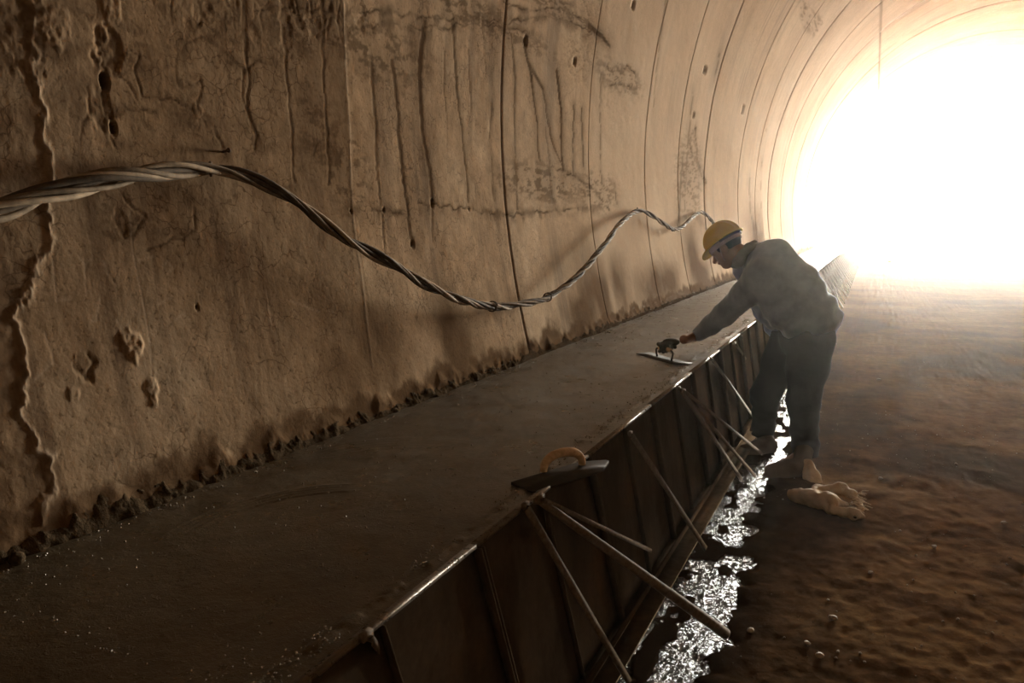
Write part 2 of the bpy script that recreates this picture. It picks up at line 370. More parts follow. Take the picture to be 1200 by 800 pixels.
# ================================================================== the lining
# features traced on the wall: (pixels, width in metres, strength)
STREAKS = [
 ([(497, 25), (493, 90), (495, 150), (502, 200), (506, 238)], .018, .95), ([(460, 72), (465, 120), (472, 190), (477, 240), (482, 287)], .012, .75),
 ([(436, 75), (440, 150), (446, 240)], .009, .5), ([(530, 28), (535, 100), (540, 150), (549, 236)], .010, .65), ([(566, 18), (569, 85)], .008, .45),
 ([(598, 40), (603, 90), (602, 150), (607, 245)], .010, .6), ([(612, 48), (622, 90), (627, 130), (632, 188)], .015, .8),
 ([(617, 70), (637, 105), (645, 160), (660, 196)], .013, .65), ([(653, 84), (657, 130), (660, 199)], .018, .85), ([(672, 125), (673, 206)], .012, .75),
 ([(682, 128), (684, 195)], .012, .7), ([(705, 88), (703, 150), (705, 215)], .012, .55), ([(378, 0), (380, 70), (384, 150), (386, 215)], .008, .55),
 ([(333, 35), (340, 120), (346, 212)], .008, .45), ([(286, 0), (288, 40), (291, 90), (288, 125), (300, 158), (298, 175)], .009, .65),
 ([(520, 60), (523, 140)], .006, .35), ([(549, 60), (552, 150)], .006, .3), ([(575, 120), (577, 235)], .008, .35), ([(640, 150), (648, 238)], .010, .4),
 ([(720, 215), (724, 240)], .012, .6), ([(505, 240), (507, 282)], .008, .4), ([(447, 250), (452, 300)], .007, .4), ([(780, 0), (772, 60), (766, 130)], .02, .35),
 ([(812, 110), (806, 180), (803, 245)], .03, .5), ([(800, 185), (797, 240), (795, 265)], .035, .6), ([(815, 150), (818, 190), (826, 215)], .025, .6),
 ([(843, 65), (838, 90)], .03, .5), ([(690, 30), (705, 42), (714, 54)], .02, .8), ([(878, 210), (880, 250), (886, 282)], .05, .6), ([(893, 190), (892, 250)], .04, .4)]
CRACKS = [
 [(400, 18), (440, 14), (490, 20), (540, 22), (595, 26), (640, 20), (672, 28), (700, 40), (712, 53)],
 [(400, 35), (455, 30), (500, 35), (560, 26), (625, 38)], [(300, 15), (350, 8), (400, 14)], [(590, 5), (620, 12), (650, 8), (680, 22)],
 [(402, 246), (430, 247), (448, 246), (470, 252)], [(490, 236), (525, 242), (600, 252), (650, 246), (700, 244)],
 [(232, 95), (210, 100), (206, 80), (215, 55), (240, 45), (262, 60), (285, 78), (320, 70), (345, 68)],
 [(232, 95), (236, 130), (240, 152)], [(206, 115), (190, 118), (172, 112), (160, 85), (165, 65), (150, 55)], [(206, 115), (225, 122), (240, 135), (262, 178)],
 [(235, 135), (225, 165), (215, 190)], [(165, 118), (150, 95), (128, 80), (108, 62), (60, 62)], [(285, 78), (283, 110), (292, 145), (300, 160), (320, 165)],
 [(345, 170), (360, 175), (372, 170), (366, 185), (352, 186), (345, 172)], [(100, 100), (110, 120), (96, 140), (90, 160)], [(40, 60), (80, 55), (110, 65), (125, 95), (122, 130)],
 [(180, 130), (150, 128), (130, 140), (140, 175)], [(120, 215), (150, 240), (170, 250), (150, 275), (130, 270)], [(170, 290), (200, 285), (230, 270), (225, 240)],
 [(300, 215), (330, 225), (350, 200)], [(645, 195), (670, 205), (690, 215), (705, 235), (715, 245)], [(700, 75), (715, 82), (735, 78), (748, 90), (745, 105), (728, 98), (710, 100), (705, 85)],
 [(815, 148), (808, 165), (812, 185), (824, 200), (828, 215)]]
SCRATCH = [[(62, 302), (66, 352), (84, 349)], [(99, 305), (101, 345)], [(121, 305), (127, 322), (136, 336)], [(92, 300), (100, 310), (108, 302)], [(117, 350), (113, 375), (108, 376)],
 [(190, 312), (196, 306), (203, 314), (196, 320)], [(205, 375), (214, 367), (222, 375)], [(52, 388), (64, 425)], [(163, 305), (180, 300)], [(184, 357), (200, 348)], [(62, 425), (40, 446)],
 [(136, 375), (142, 386), (150, 380)], [(312, 340), (318, 380)], [(340, 352), (375, 365)], [(285, 345), (287, 362)], [(152, 250), (156, 300), (166, 350), (175, 400), (180, 460)]]
DAMP = [(395, 440, 50, 60), (440, 400, 35, 60), (540, 410, 26, 50), (525, 385, 18, 45), (700, 350, 24, 48), (727, 335, 14, 40), (690, 365, 35, 28), (812, 300, 10, 34), (775, 330, 28, 26), (820, 320, 14, 26), (890, 280, 10, 40)]
HOLES = [(742, 6, .026), (826, 82, .04), (870, 128, .05), (897, 153, .05), (123, 95, .016), (133, 150, .012), (674, 72, .022), (616, 48, .022), (506, 238, .014), (484, 286, .012), (230, 360, .006), (813, 135, .03), (760, 20, .012), (549, 245, .006), (412, 247, .007), (450, 246, .007)]
RIDGE = [(36, 20), (40, 70), (42, 100), (52, 150), (58, 200), (52, 250), (54, 285), (40, 320), (26, 352), (20, 385), (22, 420), (30, 460), (33, 500), (40, 528), (62, 536), (60, 570), (54, 610)]
def ysl(pts): return [wall_ys(*p) for p in pts]
STREAKS = [(ysl(p), w_, k) for p, w_, k in STREAKS]; CRACKS = [ysl(p) for p in CRACKS]; SCRATCH = [ysl(p) for p in SCRATCH]; RIDGE = ysl(RIDGE)
HOLES = [(*wall_ys(x, y), r) for x, y, r in HOLES]
DAMPW = []
for (px, py, rx, ry) in DAMP:
    y0, s0 = wall_ys(px, py); y1, _ = wall_ys(px + rx, py); _, s1 = wall_ys(px, py - ry); DAMPW.append((y0, s0, abs(y1 - y0), abs(s1 - s0)))
SMUD = [(430, 55, 80, 40), (560, 18, 90, 22), (370, 150, 22, 55), (660, 12, 60, 18), (728, 92, 26, 18), (30, 50, 60, 70), (130, 50, 55, 45), (640, 215, 45, 25), (405, 195, 26, 60), (250, 20, 60, 30), (700, 225, 22, 25), (808, 210, 14, 50), (350, 30, 40, 40), (230, 140, 30, 25), (150, 270, 40, 25), (960, 40, 22, 30), (945, 20, 16, 22)]
SMUDW = []
for (px, py, rx, ry) in SMUD:
    y0, s0 = wall_ys(px, py); y1, _ = wall_ys(px + rx, py); _, s1 = wall_ys(px, py - ry); SMUDW.append((y0, s0, abs(y1 - y0), abs(s1 - s0)))
BLOBS = [(155, 405, .035, .030), (100, 430, .030, -.022), (96, 425, .022, .02), (178, 455, .020, .022), (180, 470, .016, .02), (128, 60, .05, -.03), (118, 128, .04, -.018), (85, 460, .018, .015), (140, 262, .03, -.012), (10, 25, .1, -.02), (60, 30, .05, .02), (130, 10, .03, .02), (232, 130, .018, .012)]
BLOBW = [(*wall_ys(x, y), r, h) for x, y, r, h in BLOBS]
LIGHTLINE = ysl([(402, 0), (405, 60), (410, 150), (415, 260), (425, 330), (437, 430)])

LIGHTLINE_Y = wall_ys(412, 200)[0]; CROWN_S = wall_ys(1031, 60)[1]
def near(pts, y, s, m):
    a = np.array(pts); return (y > a[:, 0].min() - m) & (y < a[:, 0].max() + m) & (s > a[:, 1].min() - m) & (s < a[:, 1].max() + m)
def lining_relief(y, s, joints):
    """inward height (m) and the stain map for points of the lining"""
    h = (fbm(y * 1.1, s * 1.1, 4, 1) - .5) * .014 + (fbm(y * 9, s * 9, 4, 2) - .5) * .0045
    dark = np.zeros_like(y); light = np.zeros_like(y); damp_shade = np.zeros_like(y)
    wy = y + (fbm(y * 14, s * 14, 3, 5) - .5) * .05; ws = s + (fbm(y * 14, s * 14, 3, 8) - .5) * .05
    # shutter joints
    for jy, dep, wd, stg in joints:
        dj = np.abs(y - jy + (vnoise(s * 1.5, s * 0, 4) - .5) * .01)
        g = np.exp(-(dj / wd) ** 2); h -= dep * g; dark = np.maximum(dark, stg * np.exp(-(dj / (wd * 1.1)) ** 2))
    # net cracking where the surface has crazed
    edge = worley_edge(wy * 7, ws * 7); edge2 = worley_edge(wy * 15, ws * 15, 6)
    rough_zone = sst(.50, .62, fbm(y * .9 + 3, s * .9, 3, 9)) * sst(0.0, .5, s + .2)
    rough_zone = np.maximum(rough_zone, sst(2.9, 1.9, y) * sst(-.2, .5, s))
    cr = np.maximum(np.exp(-(edge / .045) ** 2) * .8, np.exp(-(edge2 / .05) ** 2) * .55) * rough_zone * sst(.40, .60, fbm(y * 4, s * 4, 3, 4))
    cr *= sst(7.5, 4.5, y); dark = np.maximum(dark, cr * .75); h -= cr * .005
    sb = sst(.60, .72, fbm(y * 11, s * 11, 4, 12)) * rough_zone * sst(6, 3, y); h -= sb * .006; dark = np.maximum(dark, sb * .35)
    nf = y < 16
    yy, ss, wyy, wss = y[nf], s[nf], wy[nf], ws[nf]
    D = dark[nf]; L = light[nf]; W = damp_shade[nf]; Hh = h[nf]
    for pts, wd, k in STREAKS:
        m = near(pts, yy, ss, .2)
        if not m.any(): continue
        sm, ym = ss[m], yy[m]; jit = (fbm(sm * 7, sm * 0 + pts[0][0] * 5, 3, 4, .6) - .5) * .045 * (.3 + .22 * pts[0][0]) + (vnoise(sm * 45, sm * 0 + pts[0][0], 6) - .5) * .010
        dd, _, tt = poly_dist(ym + jit, sm, pts)
        wloc = wd * 1.05 * (.45 + 1.1 * fbm(sm * 9, sm * 0 + pts[0][0], 3, 6)) * (1 - .35 * tt)
        g = sst(1.35, .65, dd / wloc); D[m] = np.maximum(D[m], min(1, k * 1.2) * g * (.8 + .2 * vnoise(sm * 30, ym * 30, 3))); Hh[m] -= .0015 * g
        D[m] = np.maximum(D[m], .30 * k * np.exp(-(dd / (wd * 2.6)) ** 2)); W[m] = np.maximum(W[m], .25 * k * np.exp(-(dd / (wd * 6)) ** 2))
    for pts in CRACKS:
        m = near(pts, yy, ss, .12)
        if not m.any(): continue
        dd, _, _ = poly_dist(wyy[m], wss[m], pts)
        dep = .0010 * (.9 * yy[m] + .8) + .0012; g = np.exp(-(dd / (dep * 1.35)) ** 2) * (.35 + .65 * sst(.3, .6, fbm(yy[m] * 9, ss[m] * 9, 3, 13))); D[m] = np.maximum(D[m], .9 * g); Hh[m] -= .0015 * g
        g2 = np.exp(-(dd / .035) ** 2); D[m] = np.maximum(D[m], .6 * g2 * sst(.45, .65, fbm(yy[m] * 18, ss[m] * 18, 3, 7)))
    for pts in SCRATCH:
        m = near(pts, yy, ss, .03)
        if m.any():
            dd, _, _ = poly_dist(yy[m], ss[m], pts); g = np.exp(-(dd / .0035) ** 2); L[m] = np.maximum(L[m], .28 * g); Hh[m] -= .0004 * g
    dd, _, _ = poly_dist(yy, ss, LIGHTLINE); g = np.exp(-(dd / .006) ** 2); L = np.maximum(L, .3 * g); Hh += .0015 * g
    for y0, s0, ry, rs in DAMPW:
        sb_ = S_KERB
        q = ((yy - y0) / ry) ** 2 + (np.minimum(0, ss - s0) / (rs * 2) + np.maximum(0, ss - s0) / rs) ** 2
        e = np.exp(-q * 1.1) * (.35 + .9 * fbm(yy * 10 / (1 + yy * .12), ss * 2.2, 4, 3)); W = np.maximum(W, np.clip(e * 1.15, 0, .85))
    for y0, s0, ry, rs in SMUDW:
        q = ((yy - y0) / ry) ** 2 + ((ss - s0) / rs) ** 2
        m = q < 2.5
        if m.any():
            fine = fbm(yy[m] * 24 / (1 + .1 * yy[m]), ss[m] * 34, 4, 2, .7); e = np.exp(-q[m] ** 2 * .8)
            D[m] = np.maximum(D[m], e * (.50 * sst(.50, .58, fine) + .14))
    for y0, s0, r in HOLES:
        q = np.sqrt(((yy - y0) / r) ** 2 + ((ss - s0) / (r * 1.5)) ** 2); g = sst(1.15, .75, q); Hh -= g * r * 1.6; D = np.maximum(D, .97 * g)  # hole also coloured dark, painting in the shade inside it
    for y0, s0, r, hh in BLOBW:
        q = np.sqrt((yy - y0) ** 2 + (ss - s0) ** 2 * .6) / r + (fbm(yy * 40, ss * 40, 3, 2) - .5) * 1.3
        Hh += hh * .20 * sst(1.2, .6, q) * (.4 + 1.2 * fbm(yy * 70, ss * 70, 3, 5))
        if hh < 0: D = np.maximum(D, .45 * sst(1.2, .5, q))
    # the ragged construction joint at the near end: the older concrete beyond it lies deeper
    m = yy < 2.6
    if m.any():
        a = yy[m] + (fbm(ss[m] * 14, yy[m] * 14, 5, 3, .65) - .5) * .09; dd, sd, _ = poly_dist(a, ss[m], RIDGE)
        ridge_y = np.interp(-ss[m], [-p[1] for p in RIDGE], [p[0] for p in RIDGE])
        left = sst(.012, -.012, a - ridge_y)
        Hh[m] += -.0028 * left * (.6 + .7 * fbm(yy[m] * 5, ss[m] * 5, 4, 8)) + .0045 * np.exp(-(dd / .008) ** 2) * (.1 + 1.8 * fbm(yy[m] * 30, ss[m] * 30, 3, 1)) + left * (fbm(yy[m] * 16, ss[m] * 16, 4, 5) - .5) * .007
        L[m] = np.maximum(L[m], .35 * np.exp(-(dd / .010) ** 2)); D[m] = np.maximum(D[m], .30 * left * (.5 + fbm(yy[m] * 4, ss[m] * 4, 3, 6)))
        top = sst(.95, 1.35, ss[m] + (fbm(yy[m] * 6, ss[m] * 6, 3, 2) - .5) * .5) * sst(2.3, 1.7, yy[m])
        Hh[m] += top * (fbm(yy[m] * 10, ss[m] * 10, 5, 11) - .5) * .035; D[m] = np.maximum(D[m], .5 * top * sst(.45, .6, fbm(yy[m] * 10, ss[m] * 10, 5, 11)))
    bay = (yy < LIGHTLINE_Y) & (yy > 1.0); W[bay] = np.maximum(W[bay], (.24 + .45 * fbm(yy[bay] * 1.7, ss[bay] * 1.7, 4, 9)))  # browner near bay; the daylight falloff is painted in as darker colour
    dark[nf] = D; light[nf] = L; damp_shade[nf] = W; h[nf] = Hh
    dark = np.maximum(dark, .75 * np.exp(-((s - CROWN_S) / .03) ** 2) * (y > 17) * (y < 31))
    falloff_tone = np.interp(y, [2.7, 3.0, 4.1, 4.3, 5.6, 5.9, 7.2, 7.5, 10, 10.4, 16, 20], [0, .10, .16, .34, .40, .68, .72, .72, .70, .55, .5, .5]); light = np.maximum(light, falloff_tone * (.65 + .5 * fbm(y * 1.2, s * 1.2, 3, 13)))  # paler bays by distance, painting the daylight falloff into the colour
    # dampness at the foot of the wall just over the fresh concrete
    foot = sst(S_KERB + .17, S_KERB + .09, s + (fbm(y * 6, s * 4, 5, 2, .65) - .5) * .22); damp_shade = np.maximum(damp_shade, foot * .9)
    h += .012 * sst(S_KERB + .09, S_KERB + .03, s + (vnoise(y * 16, s * 5, 5) - .5) * .07) * (.3 + fbm(y * 22, s * 22, 3, 9))
    return h, np.stack([np.clip(dark, 0, 1), np.clip(light, 0, 1), np.clip(damp_shade, 0, 1)], -1)

J = [-12, -6, -1, 1.0, wall_ys(412, 200)[0], 4.2, 5.74, 7.35, 8.74, 10.21, 12.93, 14.9, 16.8, 19.2, 22.0, 25.84, 29.6, 33.9, 37.4, PORTAL_Y]
JSTY = {5: (.012, .010, .85), 6: (.006, .006, .45), 7: (.006, .012, .35), 8: (.01, .012, .6), 9: (.030, .022, .9), 10: (.015, .02, .55), 11: (.01, .02, .3), 12: (.05, .04, .75), 13: (.02, .04, .4), 14: (.02, .05, .5), 15: (.06, .06, .8), 16: (.03, .06, .5), 17: (.05, .07, .7), 18: (.03, .06, .5)}
JL = [(J[k], *JSTY[k]) for k in JSTY]
def columns(y0, y1):
    out = [y0]
    while out[-1] < y1:
        y = out[-1]; dep = max(1.9, y * .9 + .8)
        step = .06 if y < .7 else 1.1 * dep * dep / (900 * 1.8)
        out.append(y + min(step, .45))
    out[-1] = y1; out = np.array(out)
    for jy, _, wd, _ in JL:                       # keep the joints resolved
        if y0 - .2 < jy < y1 + .2:
            extra = jy + np.linspace(-2.5, 2.5, 11) * wd; extra = extra[(extra > y0) & (extra < y1)]; out = np.concatenate([out, extra])
    out = np.unique(np.round(out, 5)); out[0] = y0; out[-1] = y1; return out
def arc_panel(y0, y1, sa, sb, ds, parent, ys=None):
    ys = columns(y0, y1) if ys is None else ys
    srow = [sa]
    while srow[-1] < sb:
        s_ = srow[-1]; srow.append(s_ + (ds if s_ < 1.6 + .25 * y1 else min(ds * 3, .25)))
    srow[-1] = sb; srow = np.array(srow)
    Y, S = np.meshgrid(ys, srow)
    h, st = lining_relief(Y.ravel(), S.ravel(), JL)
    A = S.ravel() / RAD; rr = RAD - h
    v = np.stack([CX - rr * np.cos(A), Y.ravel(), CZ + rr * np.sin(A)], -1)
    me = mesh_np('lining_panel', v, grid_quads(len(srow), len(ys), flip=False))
    add_attr(me, 'stain_shade', st); return obj('lining_panel', me, M_lining, parent)
wall_left = tag(empty('wall_left'), kind='structure'); ceiling = tag(empty('ceiling'), kind='structure'); wall_right = tag(empty('wall_right'), kind='structure')
S_L = RAD * math.radians(64); S_R = RAD * math.radians(128); S_E = RAD * (math.pi - math.asin((0 - CZ) / RAD))
for k in range(len(J) - 1):
    y0, y1 = J[k], J[k + 1]; mid = (y0 + y1) / 2
    ds = .05 if y1 <= 1.0 else (.0065 if y1 < 3 else max(.0085, .0020 * y0))
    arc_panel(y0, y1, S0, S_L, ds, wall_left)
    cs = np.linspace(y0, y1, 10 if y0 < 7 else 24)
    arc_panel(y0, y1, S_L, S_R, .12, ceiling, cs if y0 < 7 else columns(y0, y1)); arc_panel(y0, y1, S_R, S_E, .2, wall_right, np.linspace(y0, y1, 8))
# rock behind the lining keeps daylight out of the joints; the heading behind the camera is closed
mb = MB(); n = 48
ring = [(CX - (RAD + .22) * math.cos(a), CZ + (RAD + .22) * math.sin(a)) for a in np.linspace(math.radians(-40), math.radians(220), n)]
mb.add([(x, -12.3, z) for x, z in ring] + [(x, PORTAL_Y - .02, z) for x, z in ring], [(i, n + i, n + i + 1, i + 1) for i in range(n - 1)])
tag(obj('wall_outer', mb.mesh('wall_outer'), M_lining), kind='structure')
mb = MB(); mb.box((-3, -12.4, -.4), (9.5, -12.05, 8.2)); tag(obj('wall_back', mb.mesh('wall_back'), M_lining), kind='structure')
# portal head wall: a ring-shaped face round the opening
mb = MB(); n = 60; A = np.linspace(math.radians(-24), math.radians(204), n)
inn = [(CX - RAD * math.cos(a), CZ + RAD * math.sin(a)) for a in A]; out = [(CX - (RAD + 3.5) * math.cos(a), CZ + (RAD + 3.5) * math.sin(a)) for a in A]
for y in (PORTAL_Y - .02, PORTAL_Y + .5): mb.add([(x, y, z) for x, z in inn] + [(x, y, z) for x, z in out], [(i, i + 1, n + i + 1, n + i) for i in range(n - 1)])
mb.add([(x, PORTAL_Y - .02, z) for x, z in inn] + [(x, PORTAL_Y + .5, z) for x, z in inn], [(i, i + 1, n + i + 1, n + i) for i in range(n - 1)])
tag(obj('wall_portal', mb.mesh('wall_portal'), M_lining), kind='structure')

# ================================================================== floor
PUD = [onZ(*p, 0)[:2] for p in [(735, 800), (760, 745), (800, 690), (835, 625), (868, 560), (895, 520), (915, 480), (935, 455)]]
PUDW = [.22, .22, .19, .13, .11, .12, .14, .10]
def pud_field(x, y):
    best = np.full(x.shape, -9.0)
    for k in range(len(PUD) - 1):
        a, b_ = PUD[k], PUD[k + 1]; v = b_ - a; t = np.clip(((x - a[0]) * v[0] + (y - a[1]) * v[1]) / (v @ v), 0, 1)
        dd = np.hypot(x - a[0] - t * v[0], y - a[1] - t * v[1]); best = np.maximum(best, (PUDW[k] * (1 - t) + PUDW[k + 1] * t) - dd)
    return best
def floor_h(x, y):
    h = (fbm(x * .8, y * .5, 4, 3) - .5) * .035 + (fbm(x * 5, y * 3.5, 4, 6) - .5) * .016 + (fbm(x * 22, y * 18, 3, 9) - .5) * .012
    rut = np.exp(-((x - 1.9 - .1 * np.sin(y * .3)) / .35) ** 2) + np.exp(-((x - 4.1 - .1 * np.sin(y * .3)) / .4) ** 2)
    h -= .015 * rut
    h += np.clip(fbm(x * 3, y * 3, 3, 1) - .6, 0, 1) * .05
    flat = sst(-.05, -.6, x) * .85; h = h * (1 - flat)
    pf = pud_field(x, y); h -= .034 * sst(-.14, .06, pf + (fbm(x * 7, y * 7, 3, 4) - .5) * .18)
    h += .022 * sst(.50, .62, fbm(x * 8 + 3, y * 4.5, 4, 12)) * sst(-.14, .0, pf)
    return h
ys = [-12.2]
while ys[-1] < 90:
    y = ys[-1]; ys.append(y + (.5 if y < 1.2 else min(1.6 * y * y / (900 * 1.5) * 1.2, .5 if y < 40 else 4)))
ys = np.array(ys); xs = np.concatenate([np.linspace(-1.9, -1.0, 8)[:-1], np.linspace(-1.0, 1.8, 260)[:-1], np.linspace(1.8, 4.5, 80)[:-1], np.linspace(4.5, 8.7, 30)])
X, Y = np.meshgrid(xs, ys); Z = floor_h(X.ravel(), Y.ravel())
me = mesh_np('floor', np.stack([X.ravel(), Y.ravel(), Z], -1), grid_quads(len(ys), len(xs)))
pf = pud_field(X.ravel(), Y.ravel()); wet = sst(-.35, .02, pf + (fbm(X.ravel() * 4, Y.ravel() * 4, 3, 8) - .5) * .35)
wet = np.maximum(wet, .7 * sst(.1, -.5, X.ravel() + (fbm(X.ravel() * 2, Y.ravel() * .8, 3, 2) - .5) * .7) * sst(14, 7, Y.ravel()))
pat = sst(.54, .66, fbm(X.ravel() * .9 + 5, Y.ravel() * .55, 4, 10)); wet = np.maximum(wet, .6 * pat * sst(22, 10, Y.ravel()))
add_attr(me, 'wet', np.stack([wet, wet, wet], -1)); tag(obj('floor', me, M_dirt), kind='structure')
mb = MB(); mb.box((-70, PORTAL_Y + .3, -.5), (-1.9, 95, -.06)).box((8.6, PORTAL_Y + .3, -.5), (80, 95, -.06)); tag(obj('ground_outside', mb.mesh('ground_outside'), M_dirt), kind='structure')

# puddle
xs = np.linspace(-1.0, .3, 130); ys = np.concatenate([np.linspace(1.4, 4, 200), np.linspace(4.02, 10, 160)]); X, Y = np.meshgrid(xs, ys)
keep = (pud_field(X, Y) + (fbm(X * 7, Y * 7, 3, 4) - .5) * .18) > -.16
rip = (fbm(X * 26, Y * 20, 3, 5) - .5) * .010 + (fbm(X * 60, Y * 50, 2, 7) - .5) * .005
V = np.stack([X, Y, -.015 + rip], -1).reshape(-1, 3); Q = grid_quads(len(ys), len(xs)); Q = Q[keep.ravel()[Q].all(1)]
used = np.unique(Q); rm = -np.ones(len(V), int); rm[used] = np.arange(len(used))
tag(obj('puddle', mesh_np('puddle', V[used], rm[Q]), M_water), 'long rippled puddle of muddy water glinting beside the steel forms', 'puddle')

# ================================================================== kerb of fresh concrete
KX0, KX1, KZ = -1.86, -0.872, 0.70
kerb = tag(empty('concrete_kerb', (-1.36, 5, 0)), 'freshly poured wet dark concrete kerb running along the tunnel wall', 'kerb')
off = np.array(kerb.location)
ys = [-4.0]
while ys[-1] < 31: 
    y = ys[-1]; ys.append(y + (.1 if y < .5 else min(1.3 * (y * .9 + .8) ** 2 / (900 * .8) * .8, .5)))
ys = np.array(ys); ys[-1] = 31; xs = np.linspace(KX0, KX1, 170); X, Y = np.meshgrid(xs, ys)
h = (fbm(X * 2.2, Y * 2.2, 4, 2) - .5) * .009 + (fbm(X * 18, Y * 12, 4, 5) - .5) * .0028 + (fbm(X * 70, Y * 55, 2, 8) - .5) * .0010
for c, r0, nar in [((290, 640), 0, 0)]:
    ctr = onZ(395, 640, KZ); rr_ = np.hypot(X - ctr[0], Y - ctr[1]); an = np.arctan2(Y - ctr[1], X - ctr[0])
    p1 = onZ(275, 600, KZ); R1 = np.hypot(*(p1 - ctr)[:2]); a1 = math.atan2(p1[1] - ctr[1], p1[0] - ctr[0])
    for q_ in range(4): h += .003 * np.exp(-((rr_ - R1 - .02 * q_) / .006) ** 2) * sst(.75, .45, np.abs(np.angle(np.exp(1j * (an - a1 + .25)))))
for (cx, cy, R) in [(470, 560, .35), (560, 500, .4), (640, 470, .5), (720, 430, .5)]:
    c = onZ(cx, cy, KZ); rr_ = np.hypot(X - c[0], Y - c[1]); an = np.arctan2(Y - c[1], X - c[0])
    for q_ in range(5): h += .001 * np.exp(-((rr_ - R - .03 * q_) / .008) ** 2) * sst(1.2, .5, np.abs(np.angle(np.exp(1j * (an - 1.9 - .1 * q_)))))
h += .004 * np.exp(-((X - KX1 + .055 + .015 * np.sin(Y * 3)) / .018) ** 2) * sst(.4, .65, fbm(X * 26, Y * 20, 3, 1)) * 1.5       # grit left along the form's edge
h += .010 * sst(KX0 + .12, KX0 + .03, X) * (.4 + fbm(X * 9, Y * 9, 4, 3))                                                      # drawn up against the wall
V = np.stack([X, Y, KZ + h], -1).reshape(-1, 3) - off
Q = [grid_quads(len(ys), len(xs))]
nV = len(V); edge_i = np.arange(len(ys)) * len(xs) + len(xs) - 1; low = V[edge_i].copy(); low[:, 2] = 0.02; low[:, 0] += .03
V = np.vstack([V, low]); k = np.arange(len(ys) - 1); Q.append(np.stack([edge_i[k], nV + k, nV + k + 1, edge_i[k + 1]], -1))
obj('slab', mesh_np('slab', V, np.concatenate(Q)), M_wet, kerb)
# ragged splash of mortar up the foot of the wall
ys2 = np.concatenate([np.arange(.6, 4, .006), np.arange(4, 12, .03), np.arange(12, 31, .15)]); nr = 14
U, Yg = np.meshgrid(np.linspace(0, 1, nr), ys2)
y1_ = Yg[:, :1]; z1_ = y1_ * 0
hh = .042 + .05 * fbm(y1_ * 5, z1_, 3, 4) + .035 * sst(.35, .75, vnoise(y1_ * 15, z1_, 2)) * vnoise(y1_ * 6, z1_, 7) + .02 * vnoise(y1_ * 70, z1_, 9)
S = S_KERB + hh * U; rag = fbm(Yg * 24, U * 2 + Yg, 4, 6)
bump_ = .010 + (.014 * (1 - U) ** 1.5 + .005) * rag * 1.2 - .016 * U ** 4 - .007 * sst(.62, .5, fbm(Yg * 38 + 7, U * 3, 3, 1)) * sst(.15, .5, U)
base_h = lining_relief(Yg.ravel(), S.ravel(), JL)[0].reshape(S.shape); rr_ = RAD - np.maximum(base_h, -.01) - bump_ + .012
V = np.stack([CX - rr_ * np.cos(S / RAD), Yg, CZ + rr_ * np.sin(S / RAD)], -1).reshape(-1, 3) - off
obj('mortar_splash', mesh_np('mortar_splash', V, grid_quads(len(ys2), nr, True)), M_mortar, kerb)
# wet grit standing proud of the surface: it glints along both edges
sp_v = []; sp_q = []; rs = np.random.default_rng(21); nu, nv = 6, 4
unit = np.array([[math.sin(math.pi * j / nv) * math.cos(2 * math.pi * i / nu), math.sin(math.pi * j / nv) * math.sin(2 * math.pi * i / nu), math.cos(math.pi * j / nv)] for j in range(nv + 1) for i in range(nu)])
uq = np.array([(j * nu + i, (j + 1) * nu + i, (j + 1) * nu + (i + 1) % nu, j * nu + (i + 1) % nu) for j in range(nv) for i in range(nu)])
NG = 2600; gy_ = .9 + rs.random(NG) ** 1.7 * 9; kind_ = rs.random(NG)
gx_ = np.where(kind_ < .42, KX1 - .055 + rs.normal(size=NG) * .016, np.where(kind_ < .6, -1.80 + np.abs(rs.normal(size=NG)) * .018, rs.uniform(-1.8, -.9, NG)))
for k_ in range(NG):
    if kind_[k_] < .42 and vnoise(np.array([gy_[k_] * 4.]), np.array([0.]), 5)[0] < .42: continue
    r_g = (.0012 + .0022 * rs.random() ** 2) * (.6 + .25 * gy_[k_] ** .7); sp_q.append(uq + len(sp_v) * len(unit)); sp_v.append(unit * np.array([r_g, r_g * 1.3, r_g * .8]) + np.array([gx_[k_], gy_[k_], KZ + .0015 + (.004 if kind_[k_] < .6 else 0)]) - off)
M_glint = new_mat('wet_grit', (0.30, 0.25, 0.19), 0.2, 0, 1.0)
tag(obj('wet_grit', mesh_np('wet_grit', np.concatenate(sp_v), np.concatenate(sp_q)), M_glint, kerb), kind='stuff')
# clods fallen at the near end
def rock_mesh(name, r, seed, flat=.7):
    rs = np.random.default_rng(seed); sc = np.array([1, .8 + .3 * rs.random(), flat]); c = [rs.normal(size=3) for _ in range(7)]
    c = [q / np.linalg.norm(q) for q in c]
    v = []; n, m = 12, 7
    for j in range(m + 1):
        for i in range(n):
            th = math.pi * j / m; ph = 2 * math.pi * i / n; p = np.array([math.sin(th) * math.cos(ph), math.sin(th) * math.sin(ph), math.cos(th)])
            k = min(1.0, *[(.72 + .1 * q[0]) / max(p @ q, 1e-3) for q in c]); v.append(p * k * r * sc)
    q = [(j * n + i, (j + 1) * n + i, (j + 1) * n + (i + 1) % n, j * n + (i + 1) % n) for j in range(m) for i in range(n)]
    return mesh_np(name, v, q, None, False)
p = on_wall(18, 655, .03); o = obj('concrete_fragment', rock_mesh('concrete_fragment', .020, 5, 1.5), M_mortar); o.location = (p[0], p[1], p[2]); o.rotation_euler = (.4, .8, .3)
tag(o, 'jagged concrete fragment stuck at the wall foot in the lower left corner', 'rubble')

